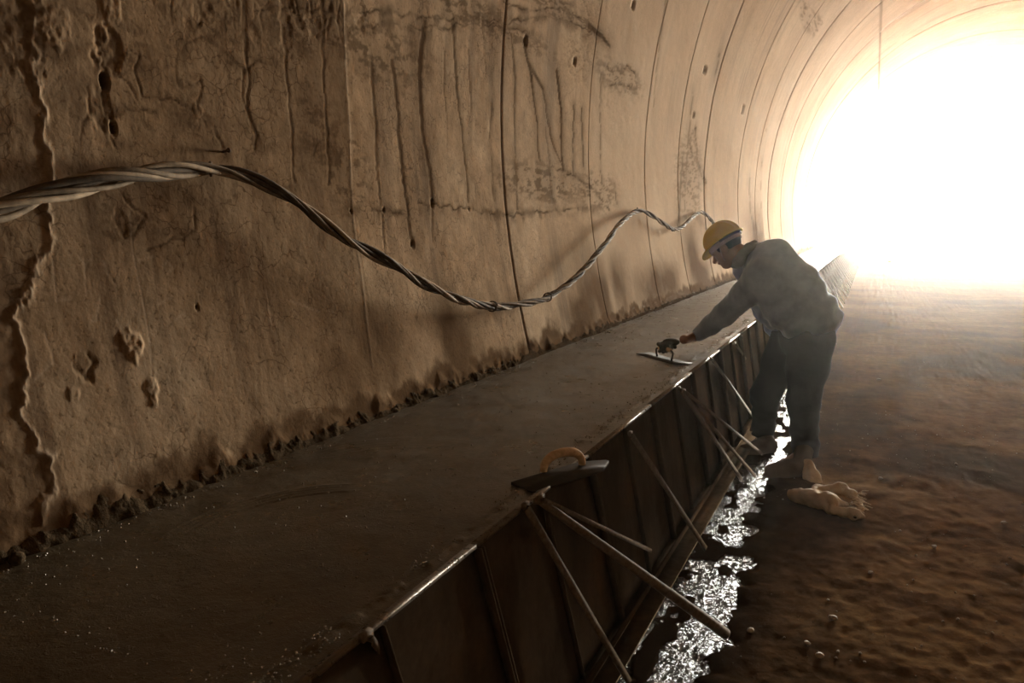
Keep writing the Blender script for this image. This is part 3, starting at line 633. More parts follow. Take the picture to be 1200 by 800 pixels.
# ================================================================== steel forms
# panel in local coordinates: y along the kerb, built on the sloped face from (KX1, KZ) to (-0.79, 0.03)
P_TOP = np.array([-0.866, 0.705]); P_BOT = np.array([-0.785, 0.02]); PL = 0.84; LEAN = 0.17
fd = (P_BOT - P_TOP); FL = np.linalg.norm(fd); fd = fd / FL; fn = np.array([-fd[1], fd[0]]); fn = fn if fn[0] > 0 else -fn
def fp(t, y, n_):    # t down the face, y along, n_ outwards
    q = P_TOP + fd * t + fn * n_; return (q[0], y + LEAN * t / FL, q[1])
def face_box(t0, t1, y0, y1, n0, n1):
    mb = MB(); v = [fp(t, y, n_) for n_ in (n0, n1) for (t, y) in ((t0, y0), (t0, y1), (t1, y1), (t1, y0))]
    mb.add(v, [(0, 1, 2, 3), (7, 6, 5, 4), (0, 4, 5, 1), (1, 5, 6, 2), (2, 6, 7, 3), (3, 7, 4, 0)]); return mb
g_ = .004
def plate_mesh():
    nt, ny = 10, 10; V = []
    for n0 in (0, 1):
        for i in range(nt + 1):
            for j in range(ny + 1):
                t = FL * i / nt; y = g_ + (PL - 2 * g_) * j / ny; V.append(fp(t, y, .000 + .004 * n0 + .006 * math.sin(math.pi * i / nt) * math.sin(2 * math.pi * j / ny)))
    w_ = ny + 1; N = (nt + 1) * w_; Q = []
    for i in range(nt):
        for j in range(ny):
            a = i * w_ + j; Q += [(a, a + 1, a + w_ + 1, a + w_), (N + a, N + a + w_, N + a + w_ + 1, N + a + 1)]
    for i in range(nt): Q += [(i * w_, (i + 1) * w_, N + (i + 1) * w_, N + i * w_), (i * w_ + ny, N + i * w_ + ny, N + (i + 1) * w_ + ny, (i + 1) * w_ + ny)]
    for j in range(ny): Q += [(j, N + j, N + j + 1, j + 1), (nt * w_ + j, nt * w_ + j + 1, N + nt * w_ + j + 1, N + nt * w_ + j)]
    return mesh_np('plate', V, Q)
form_parts = [('plate', plate_mesh(), M_steel), ('top_flange', face_box(-.004, .006, g_, PL - g_, -.006, .014).mesh('top_flange'), M_edge),
              ('bottom_flange', face_box(FL - .01, FL, g_, PL - g_, .004, .05).mesh('bottom_flange'), M_steel),
              ('end_flange', face_box(.006, FL, g_, g_ + .006, .003, .028).mesh('end_flange'), M_steel), ('end_flange', face_box(.006, FL, PL - g_ - .006, PL - g_, .003, .028).mesh('end_flange_b'), M_steel),
              ('stiffener', face_box(.006, FL - .01, PL / 2 - .003, PL / 2 + .003, .003, .022).mesh('stiffener'), M_steel)]
Y_FIRST = 0.78
FORM_LABELS = {0: 'steel form panel in the bottom edge of the picture, nearest the camera', 1: 'steel form panel left of the strut cluster, below bare dark concrete', 2: 'steel form panel directly under the float with the tan handle', 3: 'steel form panel one beyond the float, with a single leaning strut',
               4: 'steel form panel just below the trowelling hand', 5: 'steel form panel half hidden in front of the worker, left of his legs'}
NP = 36
for k in range(-1, NP):
    r0 = empty('form_panel', (0, Y_FIRST + PL * k, 0))
    lab = FORM_LABELS.get(k, 'steel form panel of the far row receding beyond the worker' if k > 5 else 'steel form panel in the dark corner under the picture edge')
    tag(r0, lab, 'form panel', 'steel form panels holding the fresh kerb')
    for nm, me, mt in form_parts: obj(nm, me, mt, r0)
# base rail that the struts foot against
mb = MB(); a = onZ(690, 758, .03); b_ = onZ(800, 618, .03)
mb.bar((-.715, .8, .028), (-.69, 5.6, .028), .075, .012); mb.bar((-.752, .8, .03), (-.727, 5.6, .03), .010, .05)
tag(obj('base_rail', mb.mesh('base_rail'), M_steel), 'long steel rail lying on the ground along the foot of the near forms', 'rail')
mb = MB(); mb.bar((-.70, 6.0, .035), (-.70, 30.5, .035), .06, .05); tag(obj('base_rail', mb.mesh('base_rail'), M_steel), 'long steel rail along the foot of the far forms beyond the worker', 'rail')

def strut(top, foot, wd, label, kind='angle', group='struts propping the steel forms'):
    mb = MB(); top = np.array(top); foot = np.array(foot); wd = wd * .85
    if kind == 'angle':
        d = foot - top; d /= np.linalg.norm(d); a = np.cross(d, (0, 0, 1)); a /= np.linalg.norm(a); b = np.cross(a, d)
        mb.bar(top, foot, wd, wd * .18); mb.bar(top + a * wd * .45 - b * wd * .45, foot + a * wd * .45 - b * wd * .45, wd * .18, wd)
    elif kind == 'pipe': mb.tube(np.linspace(top, foot, 12), np.linspace(wd * .36, wd * .62, 12), 10)
    else: mb.tube(np.linspace(top, foot, 8), wd / 2, 8)
    r0 = empty('strut', tuple(foot)); o = obj('bar', mb.mesh('bar', kind != 'angle'), M_brace, r0); o.location = tuple(-foot)
    c = MB(); c.bar(top + np.array([-.006, -.016, .0]), top + np.array([-.006, .016, .0]), .012, .016); o = obj('clip', c.mesh('clip'), M_brace, r0); o.location = tuple(-foot)
    tag(r0, label, 'strut', group)
def ft(px, py, n_=.03):      # a point of the form face (offset outwards) under a pixel
    best = None
    for t in np.linspace(0, FL, 60):
        q = P_TOP + fd * t + fn * n_; P = onY_x(px, py, q[0]); e = abs(P[2] - q[1])
        if best is None or e < best[0]: best = (e, P)
    return best[1]
def onY_x(px, py, x):
    r = ray(px, py); t = x / r[0]; return np.array([x, r[1] * t, EYE + r[2] * t])
def zfoot(px, py, z=.01): return onZ(px, py, z)
strut(ft(432, 745), zfoot(492, 826), .022, 'thin strut at the bottom edge of the picture, nearest the camera')
strut(ft(618, 592), zfoot(737, 795), .026, 'dark angle-iron strut from the joint below the float, leaning to the lower edge')
strut(ft(632, 586, .035), zfoot(850, 742), .040, 'thick rusty pipe strut from the joint below the float, ending in the puddle', 'pipe')
strut(ft(636, 583, .05), ft(762, 643, .06), .018, 'thin flat strut lying along the form below the tan-handled float')
strut(ft(740, 508), zfoot(826, 640), .028, 'single leaning strut on the panel beyond the float')
strut(ft(797, 455), zfoot(868, 560), .030, 'thick strut from the joint under the trowelling hand, nearest of three there')
strut(ft(803, 458, .05), zfoot(892, 530), .022, 'long thin strut from the joint under the trowelling hand, reaching furthest out')
strut(ft(806, 466), zfoot(884, 556), .026, 'middle strut of the three under the trowelling hand')
strut(ft(834, 420), zfoot(884, 490), .026, 'strut leaning toward the worker just left of his knees')
strut(ft(862, 402), zfoot(893, 452), .024, 'short strut partly hidden in front of the worker thigh')
for k in range(8, NP):
    yj = Y_FIRST + PL * k
    for dx, dy in ((.34, .18),) if k > 22 else ((.34, .18), (.20, .10)):
        strut(np.array(fp(.05, yj, .03)), np.array([-.76 + dx, yj + dy, .01]), .03, 'strut in the far row of struts receding beyond the worker')

# ================================================================== cable on the wall
CAB = [(-60, 262, .10), (0, 246, .10), (60, 227, .10), (120, 211, .10), (180, 202, .09), (245, 198, .055), (280, 203, .07), (315, 219, .085), (350, 241, .10), (390, 268, .11), (430, 293, .12), (470, 317, .12),
       (510, 339, .115), (545, 353, .10), (580, 359, .085), (615, 356, .085), (650, 344, .10), (680, 320, .12), (705, 291, .12), (727, 262, .09), (745, 248, .055), (760, 250, .07), (776, 261, .09), (791, 269, .09), (803, 263, .08), (813, 253, .06), (822, 249, .05), (832, 256, .07), (842, 270, .09), (852, 285, .10), (866, 297, .10), (884, 296, .06)]
path = smooth_path([on_wall(x, y, o_) for x, y, o_ in CAB], 420)
tan = np.gradient(path, axis=0); tan /= np.linalg.norm(tan, axis=1)[:, None]
cum = np.concatenate([[0], np.cumsum(np.linalg.norm(np.diff(path, axis=0), axis=1))])
nrm = np.stack([CX - path[:, 0], 0 * cum, CZ - path[:, 2]], -1); nrm -= tan * (nrm * tan).sum(1)[:, None]; nrm /= np.linalg.norm(nrm, axis=1)[:, None]; bin_ = np.cross(tan, nrm)
mid = path[0]
cable = tag(empty('cable_bundle', tuple(mid)), 'thick bundle of twisted electric cables sagging in waves along the wall', 'cable')
loose = 1 + .55 * np.exp(-((cum - .35) / .5) ** 2) + .25 * np.exp(-((cum - 1.6) / .4) ** 2)
for i in range(6):
    tw = cum / (.62 + .05 * (i % 3)) * 2 * math.pi + i * 2 * math.pi / 5 + .5 * np.sin(cum * 3 + i)
    rr_ = (.0145 if i < 5 else .002) * loose; 
    pp = path + rr_[:, None] * (np.cos(tw)[:, None] * nrm + np.sin(tw)[:, None] * bin_)
    mb = MB().tube(pp - mid, [.0088, .0075, .0095, .007, .0085, .009][i], 7); obj('cable_strand', mb.mesh('cable_strand', True), M_cab[i % 3], cable)
# frayed tie wires where the bundle is lashed
for k in (88, 112):
    c = path[k] - mid; mb = MB(); th = np.linspace(0, 4 * math.pi, 40)
    mb.tube([c + .027 * (math.cos(a) * nrm[k] + math.sin(a) * bin_[k]) + tan[k] * (a * .002) for a in th], .003, 5); obj('tie_wire', mb.mesh('tie_wire', True), M_cab[2], cable)
def hook(px, py, label, L=.09):
    p = on_wall(px, py, 0); q = on_wall(px, py, L); mb = MB(); n_ = q - p; n_ /= np.linalg.norm(n_); d = np.array([0, 0, 1.0])
    pts = [-.03 * n_, .3 * L * n_, .7 * L * n_ - d * .012, L * n_ - d * .008, L * 1.05 * n_ + d * .015, L * n_ + d * .03]
    mb.tube(smooth_path(pts, 14), .005, 7); o = obj('cable_hook', mb.mesh('cable_hook', True), M_rust); o.location = tuple(p); tag(o, label, 'hook', 'hooks carrying the cable bundle')
hook(247, 201, 'small rusty hook holding the cable at its high point on the left'); hook(747, 247, 'small hook at the cable crest above the stained wall, middle of the picture'); hook(822, 249, 'small hook at the last cable crest beside the yellow helmet')
p = on_wall(262, 178, 0); q = on_wall(268, 176, .05); mb = MB(); mb.tube([p * 0 - (q - p) * .3, q - p], .0045, 7); mb.tube([(q - p) * .95, (q - p) * 1.04], .008, 8)
o = obj('steel_pin', mb.mesh('steel_pin'), M_rust); o.location = tuple(p); tag(o, 'short steel pin sticking out of the wall just above the cable', 'pin')

# ================================================================== float lying on the kerb
c = onZ(660, 549, KZ + .02); e1 = onZ(712, 536, KZ + .02); e0 = onZ(612, 566, KZ + .02)
ax = (e1 - e0); ax[2] = 0; LB = np.linalg.norm(ax); ax /= LB; pr = np.array([-ax[1], ax[0], 0])
fl = tag(empty('hand_float', (e0[0], e0[1], KZ)), 'plasterer hand float with arched tan handle lying on the wet concrete', 'float')
W2 = .052; prof = [(0, -W2), (LB * .80, -W2), (LB, -W2 * .12), (LB, W2 * .12), (LB * .80, W2), (0, W2)]
V = [ax * a + pr * b + np.array([0, 0, z]) for z in (.001, .011) for a, b in prof]; n = 6
mb = MB(); mb.add(V, [(i, (i + 1) % n, n + (i + 1) % n, n + i) for i in range(n)] + [(0, 5, 4, 1), (1, 4, 3, 2), (6, 7, 10, 11), (7, 8, 9, 10)]); obj('board', mb.mesh('board'), M_blade, fl)
ha = onZ(637, 549, KZ + .02); hb_ = onZ(682, 541, KZ + .02); hl = hb_ - ha; hl[2] = 0; ha = ha - np.array([e0[0], e0[1], KZ + .012])
pts = [ha + hl * (.5 - .5 * math.cos(t)) * 1.0 + np.array([0, 0, .056 * math.sin(t) ** .7]) for t in np.linspace(0, math.pi, 22)]
mb = MB(); mb.tube(pts, [.0125 + .003 * math.sin(math.pi * i / 21) for i in range(22)], 10); obj('handle', mb.mesh('handle', True), M_wood, fl)

# ================================================================== worker
P = lambda x, y, Y: onY(x, y, Y)
hipN, hipF = P(951, 396, 4.97), P(930, 392, 5.22)
shN, shF = P(893, 325, 4.93), P(880, 313, 5.27)
spA, spB, spC = P(954, 372, 5.09), P(930, 338, 5.09), P(903, 309, 5.09)
elN, wrN = P(848, 369, 4.97), P(813, 395, 5.03)
elF, wrF = P(898, 362, 5.40), P(918, 405, 5.36)
knN, anN = P(941, 470, 5.0), P(944, 531, 4.99)
knF, anF = P(897, 462, 5.28), P(894, 516, 5.36)
fwd = np.array([-math.cos(.22), math.sin(.22), 0.]); left = np.array([-math.sin(.22), -math.cos(.22), 0.]); upv = np.array([0, 0, 1.])
th = math.radians(36); hF = fwd * math.cos(th) - upv * math.sin(th); hU = fwd * math.sin(th) + upv * math.cos(th); hAx = np.stack([hF, left, hU])
hc = P(852, 290, 5.06)
gz = floor_h(np.array([-.36]), np.array([4.95]))[0]
toeN, heN = onZ(903, 553, gz + .03), onZ(943, 550, gz + .03)
gz2 = -.03
toeF, heF = onZ(872, 529, gz2 + .03), onZ(903, 526, gz2 + .03)
root = (hipN + hipF) / 2; root = np.array([root[0], root[1], 0])
person = tag(empty('person', tuple(root)), 'worker in dark jacket and yellow helmet bending to trowel the kerb', 'person')
def child(nm, me, mt, par=person):
    o = obj(nm, me, mt, par)
    if par is person: o.location = tuple(-root)
    return o
# hand pose on the trowel's handle
bl0, bl1 = onZ(754, 411, KZ + .02), onZ(803, 424, KZ + .02)
bax = bl1 - bl0; bax[2] = 0; BL = np.linalg.norm(bax); bax /= BL; bpr = np.array([-bax[1], bax[0], 0])
hcen = bl0 + bax * BL * .52 + upv * .046                # middle of the grip
wr = wrN; kn_dir = hcen - wr; 
palm0 = wr + (hcen + upv * .030 - wr) * .35; palm1 = hcen + upv * .030 - bax * .012
acr = bpr                                                   # knuckle line runs along the grip
def hand_sdf(p, grow=0.0):
    d = smin(cap(p, wr, palm0, .030, .031), ell(p, (palm0 * .35 + palm1 * .65), np.stack([acr, np.cross(np.cross(acr, palm1 - wr) / np.linalg.norm(np.cross(acr, palm1 - wr)), acr), np.cross(acr, palm1 - wr) / np.linalg.norm(np.cross(acr, palm1 - wr))]), (.046, .056, .021)), .02)
    out = palm1 - wr; out = out - acr * (out @ acr); out[2] = 0; out /= np.linalg.norm(out)
    for i, (t, L) in enumerate(((-.034, .85), (-.011, 1.0), (.012, .95), (.034, .75))):
        k0 = palm1 + acr * t; k1 = k0 + out * .030 * L - upv * .008; k2 = k1 + out * .006 - upv * .026 * L; k3 = k2 - out * .020 - upv * .014 * L
        f_ = chain(p, [k0, k1, k2, k3], [.0105, .0098, .009, .008], .004); d = smin(d, f_, .006)
    b0 = palm0 * .6 + palm1 * .4 - acr * .034; t1 = b0 - acr * .012 - upv * .016 + out * .014; t2 = t1 + out * .024 + acr * .010 - upv * .014
    d = smin(d, chain(p, [b0, t1, t2], [.013, .011, .009], .006), .008)
    return d - grow
# head and body: one skin
def head_sdf(p):
    d = ell(p, hc + hU * .030, hAx, (.098, .078, .092))
    d = smin(d, ell(p, hc + hF * .030 - hU * .055, hAx, (.062, .058, .065)), .04)
    d = smin(d, ell(p, hc + hF * .062 - hU * .092, hAx, (.026, .032, .020)), .025)          # chin
    d = smin(d, cap(p, hc + hF * .094 + hU * .008, hc + hF * .116 - hU * .030, .009, .015), .014)   # nose
    d = smin(d, cap(p, hc + hF * .088 + hU * .026 + left * .045, hc + hF * .088 + hU * .026 - left * .045, .012, .012), .015)   # brow
    for s in (1, -1):
        d = smax(d, -ell(p, hc + hF * .098 + hU * .006 + left * .032 * s, hAx, (.012, .015, .009)), .012)     # eye socket
        d = smin(d, ell(p, hc + hF * .084 + hU * .006 + left * .032 * s, hAx, (.012, .013, .010)), .003)
        d = smin(d, smax(ell(p, hc - hF * .008 + left * .080 * s - hU * .012, hAx, (.024, .011, .034)), -ell(p, hc - hF * .004 + left * .094 * s - hU * .010, hAx, (.012, .010, .020)), .005), .006)   # ears
    d = smin(d, cap(p, hc + hF * .092 - hU * .058 + left * .020, hc + hF * .092 - hU * .058 - left * .020, .009, .009), .008)
    d = smax(d, -cap(p, hc + hF * .106 - hU * .058 + left * .022, hc + hF * .106 - hU * .058 - left * .022, .003, .003), .004)
    return d
nk = P(884, 303, 5.09)
def body_sdf(p):
    d = head_sdf(p)
    d = smin(d, cap(p, hc - hF * .030 - hU * .050, nk, .054, .066), .03)
    d = smin(d, chain(p, [nk, spC, spB, spA], [.06, .115, .11, .12], .05), .05)
    for sh, el, wr_, hip, kn, an in ((shN, elN, wrN, hipN, knN, anN), (shF, elF, wrF, hipF, knF, anF)):
        d = smin(d, chain(p, [spC, sh, el, wr_], [.08, .060, .045, .029], .02), .02)
        d = smin(d, chain(p, [spA, hip, kn, an], [.10, .085, .06, .042], .03), .03)
    d = smin(d, hand_sdf(p), .01); d = smin(d, cap(p, wrF, wrF + fwd * .03 - upv * .07, .03, .035), .01)
    d = smin(d, cap(p, anN, toeN, .04, .03), .02); d = smin(d, cap(p, anF, toeF, .04, .03), .02)
    return d
allp = np.array([hipN, hipF, shN, shF, elN, wrN, elF, knN, anN, knF, anF, toeN, toeF, hc, spA, hcen])
lo, hi = allp.min(0) - .2, allp.max(0) + .2; lo[2] = gz - .05
child('body', nets('body', body_sdf, lo, hi, .0105), M_skin)
child('face', nets('face', lambda p: np.minimum(head_sdf(p), 9) - .0006, hc - .17, hc + .17, .005), M_skin)
def jacket_sdf(p):
    d = chain(p, [spA + upv * .01, spB, spC, nk + fwd * -.01], [.158, .158, .150, .085], .06)
    d = smin(d, chain(p, [hipN + upv * .06, (hipN + shN) / 2, shN], [.135, .125, .115], .06), .07)
    d = smin(d, chain(p, [hipF + upv * .06, (hipF + shF) / 2, shF], [.135, .125, .115], .06), .07)
    d = smin(d, chain(p, [P(905, 368, 5.08), P(888, 338, 5.09)], [.085, .10], .06), .07)          # front hanging open
    d = smax(d, -(((p - P(950, 405, 5.08)) @ (upv * .985 - fwd * .17)) ), .012)                  # hem
    d = smin(d, chain(p, [shN, P(872, 345, 4.94), elN, P(834, 380, 4.99), P(820, 391, 5.02)], [.090, .082, .072, .062, .050], .03), .035)
    d = smin(d, chain(p, [shF, elF, wrF], [.09, .072, .055], .03), .035)
    fold = wob(p, 26, 0) * .008 + wob(p * np.array([1, 1, .5]), 55, 1) * .0045
    axis = (spC - spA) / np.linalg.norm(spC - spA); fold = fold + .006 * np.sin((p @ axis) * 60 + wob(p, 14, 2) * 3) * np.clip(((spB - p) @ axis) * 6 + .6, 0, 1)
    d = d + fold
    return d
child('jacket', nets('jacket', jacket_sdf, lo, hi, .0095), M_jacket)
def trouser_sdf(p):
    d = chain(p, [spA, (hipN + hipF) / 2], [.135, .150], .06)
    d = smin(d, chain(p, [hipN, knN * .45 + hipN * .55, knN, anN + upv * .02], [.140, .118, .097, .080], .05), .04)
    d = smin(d, chain(p, [hipF, knF * .45 + hipF * .55, knF, anF + upv * .02], [.138, .112, .088, .074], .05), .035)
    d = d + wob(p, 24, 3) * .008 + .005 * np.sin(p[:, 2] * 75 + wob(p, 16, 1) * 4) * np.clip((.55 - p[:, 2]) * 3, 0, 1)
    d = smax(d, (gz + .075) - p[:, 2] + wob(p, 30, 2) * .01, .006); d = smax(d, (p - (spA + upv * .1)) @ upv, .02)
    return d
child('trousers', nets('trousers', trouser_sdf, lo, hi, .0095), M_trouser)
def boot_sdf(toe, heel, an):
    d_ = toe - heel; d_[2] = 0; L = np.linalg.norm(d_); d_ /= L; lt = np.array([-d_[1], d_[0], 0])
    z0 = toe[2] - .03
    def f(p):
        a = chain(p, [heel + upv * .02, heel + d_ * L * .5 + upv * .022, toe + upv * .010], [.046, .046, .040], .02)
        a = smin(a, cap(p, heel + upv * .03 + d_ * .03, an + upv * .06, .052, .056), .035)
        sole = smax(ell(p, heel * .45 + toe * .55 - upv * .01, np.stack([d_, lt, upv]), (L * .5 + .042, .050, .5)), np.abs(p[:, 2] - z0 - .012) - .012, .004)
        return np.minimum(smax(a, z0 - p[:, 2], .003), sole) + wob(p, 45, 1) * .003
    return f
for toe, he, an in ((toeN, heN, anN), (toeF, heF, anF)):
    q = np.array([toe, he, an + upv * .06]); child('boot', nets('boot', boot_sdf(toe.copy(), he.copy(), an), q.min(0) - .09, q.max(0) + .09, .007), M_boot)
child('glove', nets('glove', lambda p: smax(hand_sdf(p, .003), (wr * .75 + palm0 * .25 - p) @ ((palm1 - wr) / np.linalg.norm(palm1 - wr)), .003), hcen - .16, hcen + .16, .0032), M_glove)
# collar / neck cloth
child('neck_cloth', nets('neck_cloth', lambda p: chain(p, [P(872, 296, 5.0), P(866, 306, 5.0), P(862, 308, 5.06), P(866, 304, 5.13), P(878, 292, 5.16), P(884, 287, 5.08), P(878, 290, 5.0), P(870, 298, 5.0)], [.026, .034, .034, .03, .026, .026, .026, .026], .02) + wob(p, 60, 2) * .005, nk - .2, nk + .2, .007), M_mask)
# hair under the helmet's rim
child('hair', nets('hair', lambda p: smax(smax(ell(p, hc + hU * .028 - hF * .006, hAx, (.101, .083, .098)), (p - hc) @ hF - .045, .01), -((p - hc) @ hU) - .055, .01), hc - .2, hc + .2, .006), M_hair)
# helmet: shell, rim, peak, inner band, rear strap
hm = hc + hU * .052 - hF * .004
def shell(p):
    q = (p - hm) @ hAx.T
    o_ = ell(p, hm, hAx, (.128, .108, .122)); i_ = ell(p, hm, hAx, (.120, .100, .114))
    rib = .006 * np.exp(-(q[:, 1] / .016) ** 2) * (q[:, 2] > 0) + .004 * np.exp(-((np.abs(q[:, 1]) - .045) / .010) ** 2) * (q[:, 2] > 0.02)
    d = smax(o_ - rib, -i_, .003); return smax(d, -q[:, 2] - .004, .003)
hel = child('helmet', nets('helmet', shell, hm - .17, hm + .17, .0045), M_helmet)
def rim(p):
    q = (p - hm) @ hAx.T; rr_ = np.hypot(q[:, 0] / 1.17, q[:, 1])
    d = smax(np.abs(q[:, 2] + .004) - .004, np.maximum(rr_ - .121, .098 - rr_), .003)
    pk = smax(np.abs(q[:, 2] + .010 + .35 * np.clip(q[:, 0] - .11, 0, 1)) - .004, np.maximum(np.hypot(np.maximum(q[:, 0] - .10, 0) / .075, q[:, 1] / .095) - 1, .10 - q[:, 0]) * .07, .003)
    return smin(d, pk, .006)
def sub(nm, me, mt, par): o = obj(nm, me, mt, par); return o
sub('peak_and_rim', nets('peak_and_rim', rim, hm - .22, hm + .22, .005), M_helmet, hel)
def band(p):
    q = (p - hm) @ hAx.T; rr_ = np.hypot(q[:, 0] / 1.15, q[:, 1]); return smax(np.abs(q[:, 2] + .026) - .018, np.abs(rr_ - .094) - .004, .002)
sub('head_band', nets('head_band', band, hm - .15, hm + .15, .0045), M_band, hel)
def strapf(p):
    q = (p - hm) @ hAx.T; rr_ = np.hypot(q[:, 0] / 1.15, q[:, 1]); return smax(smax(np.abs(q[:, 2] + .012) - .010, np.abs(rr_ - .104) - .005, .002), q[:, 0] + .01, .002)
sub('rear_strap', nets('rear_strap', strapf, hm - .17, hm + .17, .0045), M_bandk, hel)
mb = MB(); mb.tube(smooth_path([hm + left * .095 - hU * .02, hm + left * .080 + hF * .03 - hU * .09, hm + hF * .05 - hU * .150 + left * .03], 12), .004, 6); sub('chin_strap', mb.mesh('chin_strap', True), M_band, hel)

# trowel in the hand
tr = tag(empty('steel_trowel', tuple(bl0)), 'flat steel trowel held under the worker gloved hand', 'trowel')
mb = MB(); n_ = 8; Lb = BL
V = []
for z in (-.004, -.001):
    for i in range(n_ + 1):
        for s in (-1, 1): V.append(bax * Lb * i / n_ + bpr * .055 * s + upv * (z - .014 + .004 * abs(i / n_ - .5) ** 2 * 4))
w_ = 2 * (n_ + 1); Q = []
for i in range(n_): a = i * 2; Q += [(a, a + 1, a + 3, a + 2), (w_ + a, w_ + a + 2, w_ + a + 3, w_ + a + 1), (a, a + 2, w_ + a + 2, w_ + a), (a + 1, w_ + a + 1, w_ + a + 3, a + 3)]
Q += [(0, w_, w_ + 1, 1), (2 * n_, 2 * n_ + 1, w_ + 2 * n_ + 1, w_ + 2 * n_)]
mb.add(V, Q); obj('blade', mb.mesh('blade'), M_blade, tr)
mb = MB(); gc = hcen - bl0; mb.tube([gc - bax * .055, gc - bax * .03, gc + bax * .03, gc + bax * .065], [.012, .0145, .0145, .012], 10); obj('grip', mb.mesh('grip', True), M_wood, tr)
mb = MB(); mb.tube(smooth_path([gc - bax * .060, gc - bax * .085 - upv * .015, gc - bax * .075 - upv * .058], 8), .006, 7); mb.tube(smooth_path([gc + bax * .060, gc + bax * .085 - upv * .015, gc + bax * .075 - upv * .058], 8), .006, 7); obj('shank', mb.mesh('shank', True), M_blade, tr)

# ================================================================== torn sack behind his heel
sk = onZ(967, 578, .02)
def sg(x, y, z): return onZ(x, y, gz + z)
def sack(p):
    d = chain(p, [onY(947, 544, 4.80), onY(951, 558, 4.76), onY(958, 573, 4.70), sg(957, 582, .04)], [.030, .042, .036, .036], .02)
    d = smin(d, chain(p, [sg(929, 580, .03), sg(950, 583, .045), sg(972, 588, .045), sg(990, 592, .02)], [.034, .046, .045, .02], .02), .018)
    d = smin(d, chain(p, [sg(962, 574, .05), sg(985, 571, .055), sg(1000, 580, .04), sg(1009, 596, .015)], [.02, .030, .026, .016], .015), .012)
    d = smin(d, chain(p, [sg(975, 598, .02), sg(1000, 602, .02), sg(1012, 605, .008)], [.025, .028, .012], .015), .015)
    q = p - sk
    d = d + wob(p, 48, 1) * .011 + wob(p, 95, 3) * .007 + wob(p, 190, 2) * .003
    return smax(d, gz - .012 - p[:, 2], .004)
sack_o = obj('torn_sack', nets('torn_sack', sack, sk - np.array([.35, .3, .06]), sk + np.array([.35, .55, .34]), .0065), M_sack)
tag(sack_o, 'crumpled tan woven sack lying on the dirt behind the worker heel', 'sack')
fr = MB(); rs = np.random.default_rng(3)
for i in range(26):
    a = sg(rs.uniform(990, 1006), rs.uniform(582, 602), .02) + upv * rs.uniform(0, .03); b = a + np.array([rs.uniform(.02, .08), rs.uniform(-.03, .03), rs.uniform(-.01, .03)]); b[2] = max(b[2], gz + .002)
    fr.tube([a, (a + b) / 2 + upv * .012, b], .0018, 4)
obj('frayed_threads', fr.mesh('frayed_threads'), M_sack, sack_o)

# ================================================================== stones
STN = [(1177, 613, .016, 'small pale stone on the dirt near the right edge of the picture'), (1032, 561, .014, 'small pale stone on the dirt right of the sack'), (976, 725, .018, 'rounded stone on the dark dirt right of the puddle'), (960, 768, .016, 'small stone low in the picture, right of the puddle'),
       (946, 754, .013, 'tiny reddish stone near the puddle edge'), (1020, 670, .012, 'small stone in the open middle of the dirt floor'), (880, 740, .016, 'small stone at the end of the pipe strut'), (1095, 640, .013, 'small stone on bare dirt below the dark patch'), (1030, 445, .022, 'small stone on the dirt beside the worker back'), (1120, 545, .014, 'small stone half way across the dirt floor')]
for i, (x, y, r, lb) in enumerate(STN):
    p = onZ(x, y, 0); z = floor_h(np.array([p[0]]), np.array([p[1]]))[0]; o = obj('stone', rock_mesh('stone', r * 1.05, 20 + i, .5), M_stone); o.location = (p[0], p[1], z + r * .45); o.rotation_euler = (0, 0, i * 1.3); tag(o, lb, 'stone', 'loose stones on the tunnel floor')
gm = MB(); rs = np.random.default_rng(11)
gx = rs.uniform(-.6, 3.2, 2600); gy = 1.6 + rs.random(2600) ** 1.6 * 9; gzv = floor_h(gx, gy)
for i in range(2600):
    if pud_field(gx[i:i + 1], gy[i:i + 1])[0] > -.02 or vnoise(gx[i:i + 1] * 2, gy[i:i + 1] * 2, 3)[0] < .45: continue
    r = .002 + .006 * rs.random() ** 4; a = rs.normal(size=(4, 3)); a /= np.linalg.norm(a, axis=1)[:, None]
    ang = rs.random() * 6.28; c_, s_ = math.cos(ang), math.sin(ang); ctr = np.array([gx[i], gy[i], gzv[i] + r * .3])
    v = [ctr + r * np.array(q) for q in ((c_, s_, 0), (-s_, c_, .1), (-c_, -s_, 0), (s_, -c_, -.1), (.1, .1, .8), (0, 0, -.8))]
    gm.add(v, (), [(0, 1, 4), (1, 2, 4), (2, 3, 4), (3, 0, 4), (1, 0, 5), (2, 1, 5), (3, 2, 5), (0, 3, 5)])
tag(obj('grit', gm.mesh('grit'), M_stone), 'fine gravel and grit scattered over the dirt floor', 'gravel', kind='stuff')

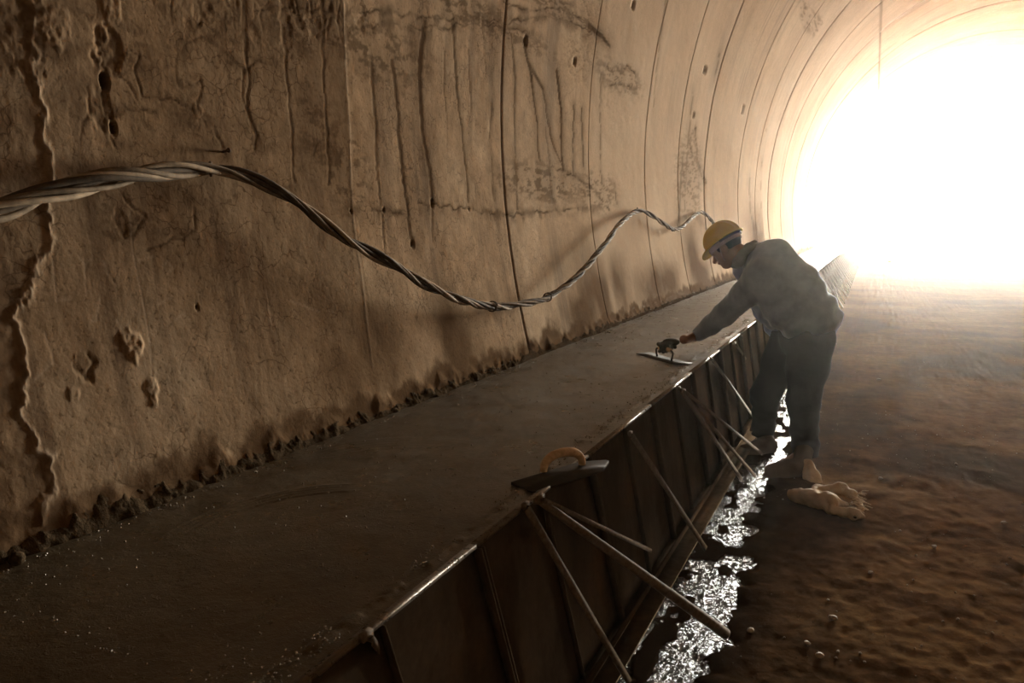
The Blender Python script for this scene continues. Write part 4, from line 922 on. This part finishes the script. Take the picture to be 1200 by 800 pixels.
# ================================================================== heaps outside the portal
def heap(name, px0, px1, ptop, pbase, Yd, seed, label, depth=2.5):
    a, b = onY(px0, pbase, Yd), onY(px1, pbase, Yd); ht = onY((px0 + px1) / 2, ptop, Yd)[2]; wd = (b[0] - a[0]) / 2; cx = (a[0] + b[0]) / 2
    n, m = 40, 40; gx_, gy_ = np.meshgrid(np.linspace(-1.15, 1.15, n), np.linspace(-1.15, 1.15, m)); rr_ = np.hypot(gx_, gy_)
    z = ht * np.clip(1 - rr_, -.15, 1) ** 1 * (1 + .35 * (fbm(gx_ * 3 + 9, gy_ * 3 + 9, 4, seed) - .5)) + (fbm(gx_ * 8, gy_ * 8, 3, seed) - .5) * .18 * ht * (rr_ < 1.05)
    o = obj(name, mesh_np(name, np.stack([gx_ * wd, gy_ * depth, z - .08], -1).reshape(-1, 3), grid_quads(m, n)), M_heap); o.location = (cx, Yd, 0); tag(o, label, 'heap')
heap('gravel_heap', 1026, 1088, 264, 305, 39.4, 4, 'hazy cone-shaped gravel heap standing outside the tunnel mouth', 1.8)
heap('rubble_heap', 1002, 1032, 291, 303, 36.2, 6, 'low dark rubble heap left of the gravel cone at the tunnel mouth', .9)
for i, (x, y, r, lb) in enumerate([(1040, 307, .16, 'pale flat stone block on the floor in front of the gravel cone'), (1192, 309, .20, 'pale stone on the floor at the right edge of the tunnel mouth'), (990, 296, .3, 'dark boulder at the far end of the kerb')]):
    p = onZ(x, y, 0); o = obj('boulder', rock_mesh('boulder', r, 40 + i, .6), M_stone); o.location = (p[0], p[1], r * .3); tag(o, lb, 'boulder')

# ================================================================== dusty air
M_haze = bpy.data.materials.new('dusty_air'); M_haze.use_nodes = True; nt = M_haze.node_tree
for nd in list(nt.nodes):
    if nd.type == 'BSDF_PRINCIPLED': nt.nodes.remove(nd)
vsn = nt.nodes.new('ShaderNodeVolumeScatter'); vsn.inputs['Color'].default_value = (1, .95, .86, 1); vsn.inputs['Density'].default_value = HAZE; vsn.inputs['Anisotropy'].default_value = .87
nt.links.new(vsn.outputs[0], nt.nodes['Material Output'].inputs['Volume'])
mb = MB(); mb.box((-3.2, -12.2, -.6), (9.6, PORTAL_Y + .2, 8.0)); hz = obj('haze', mb.mesh('haze'), M_haze); tag(hz, 'thin dusty haze filling the tunnel', 'haze', kind='stuff')
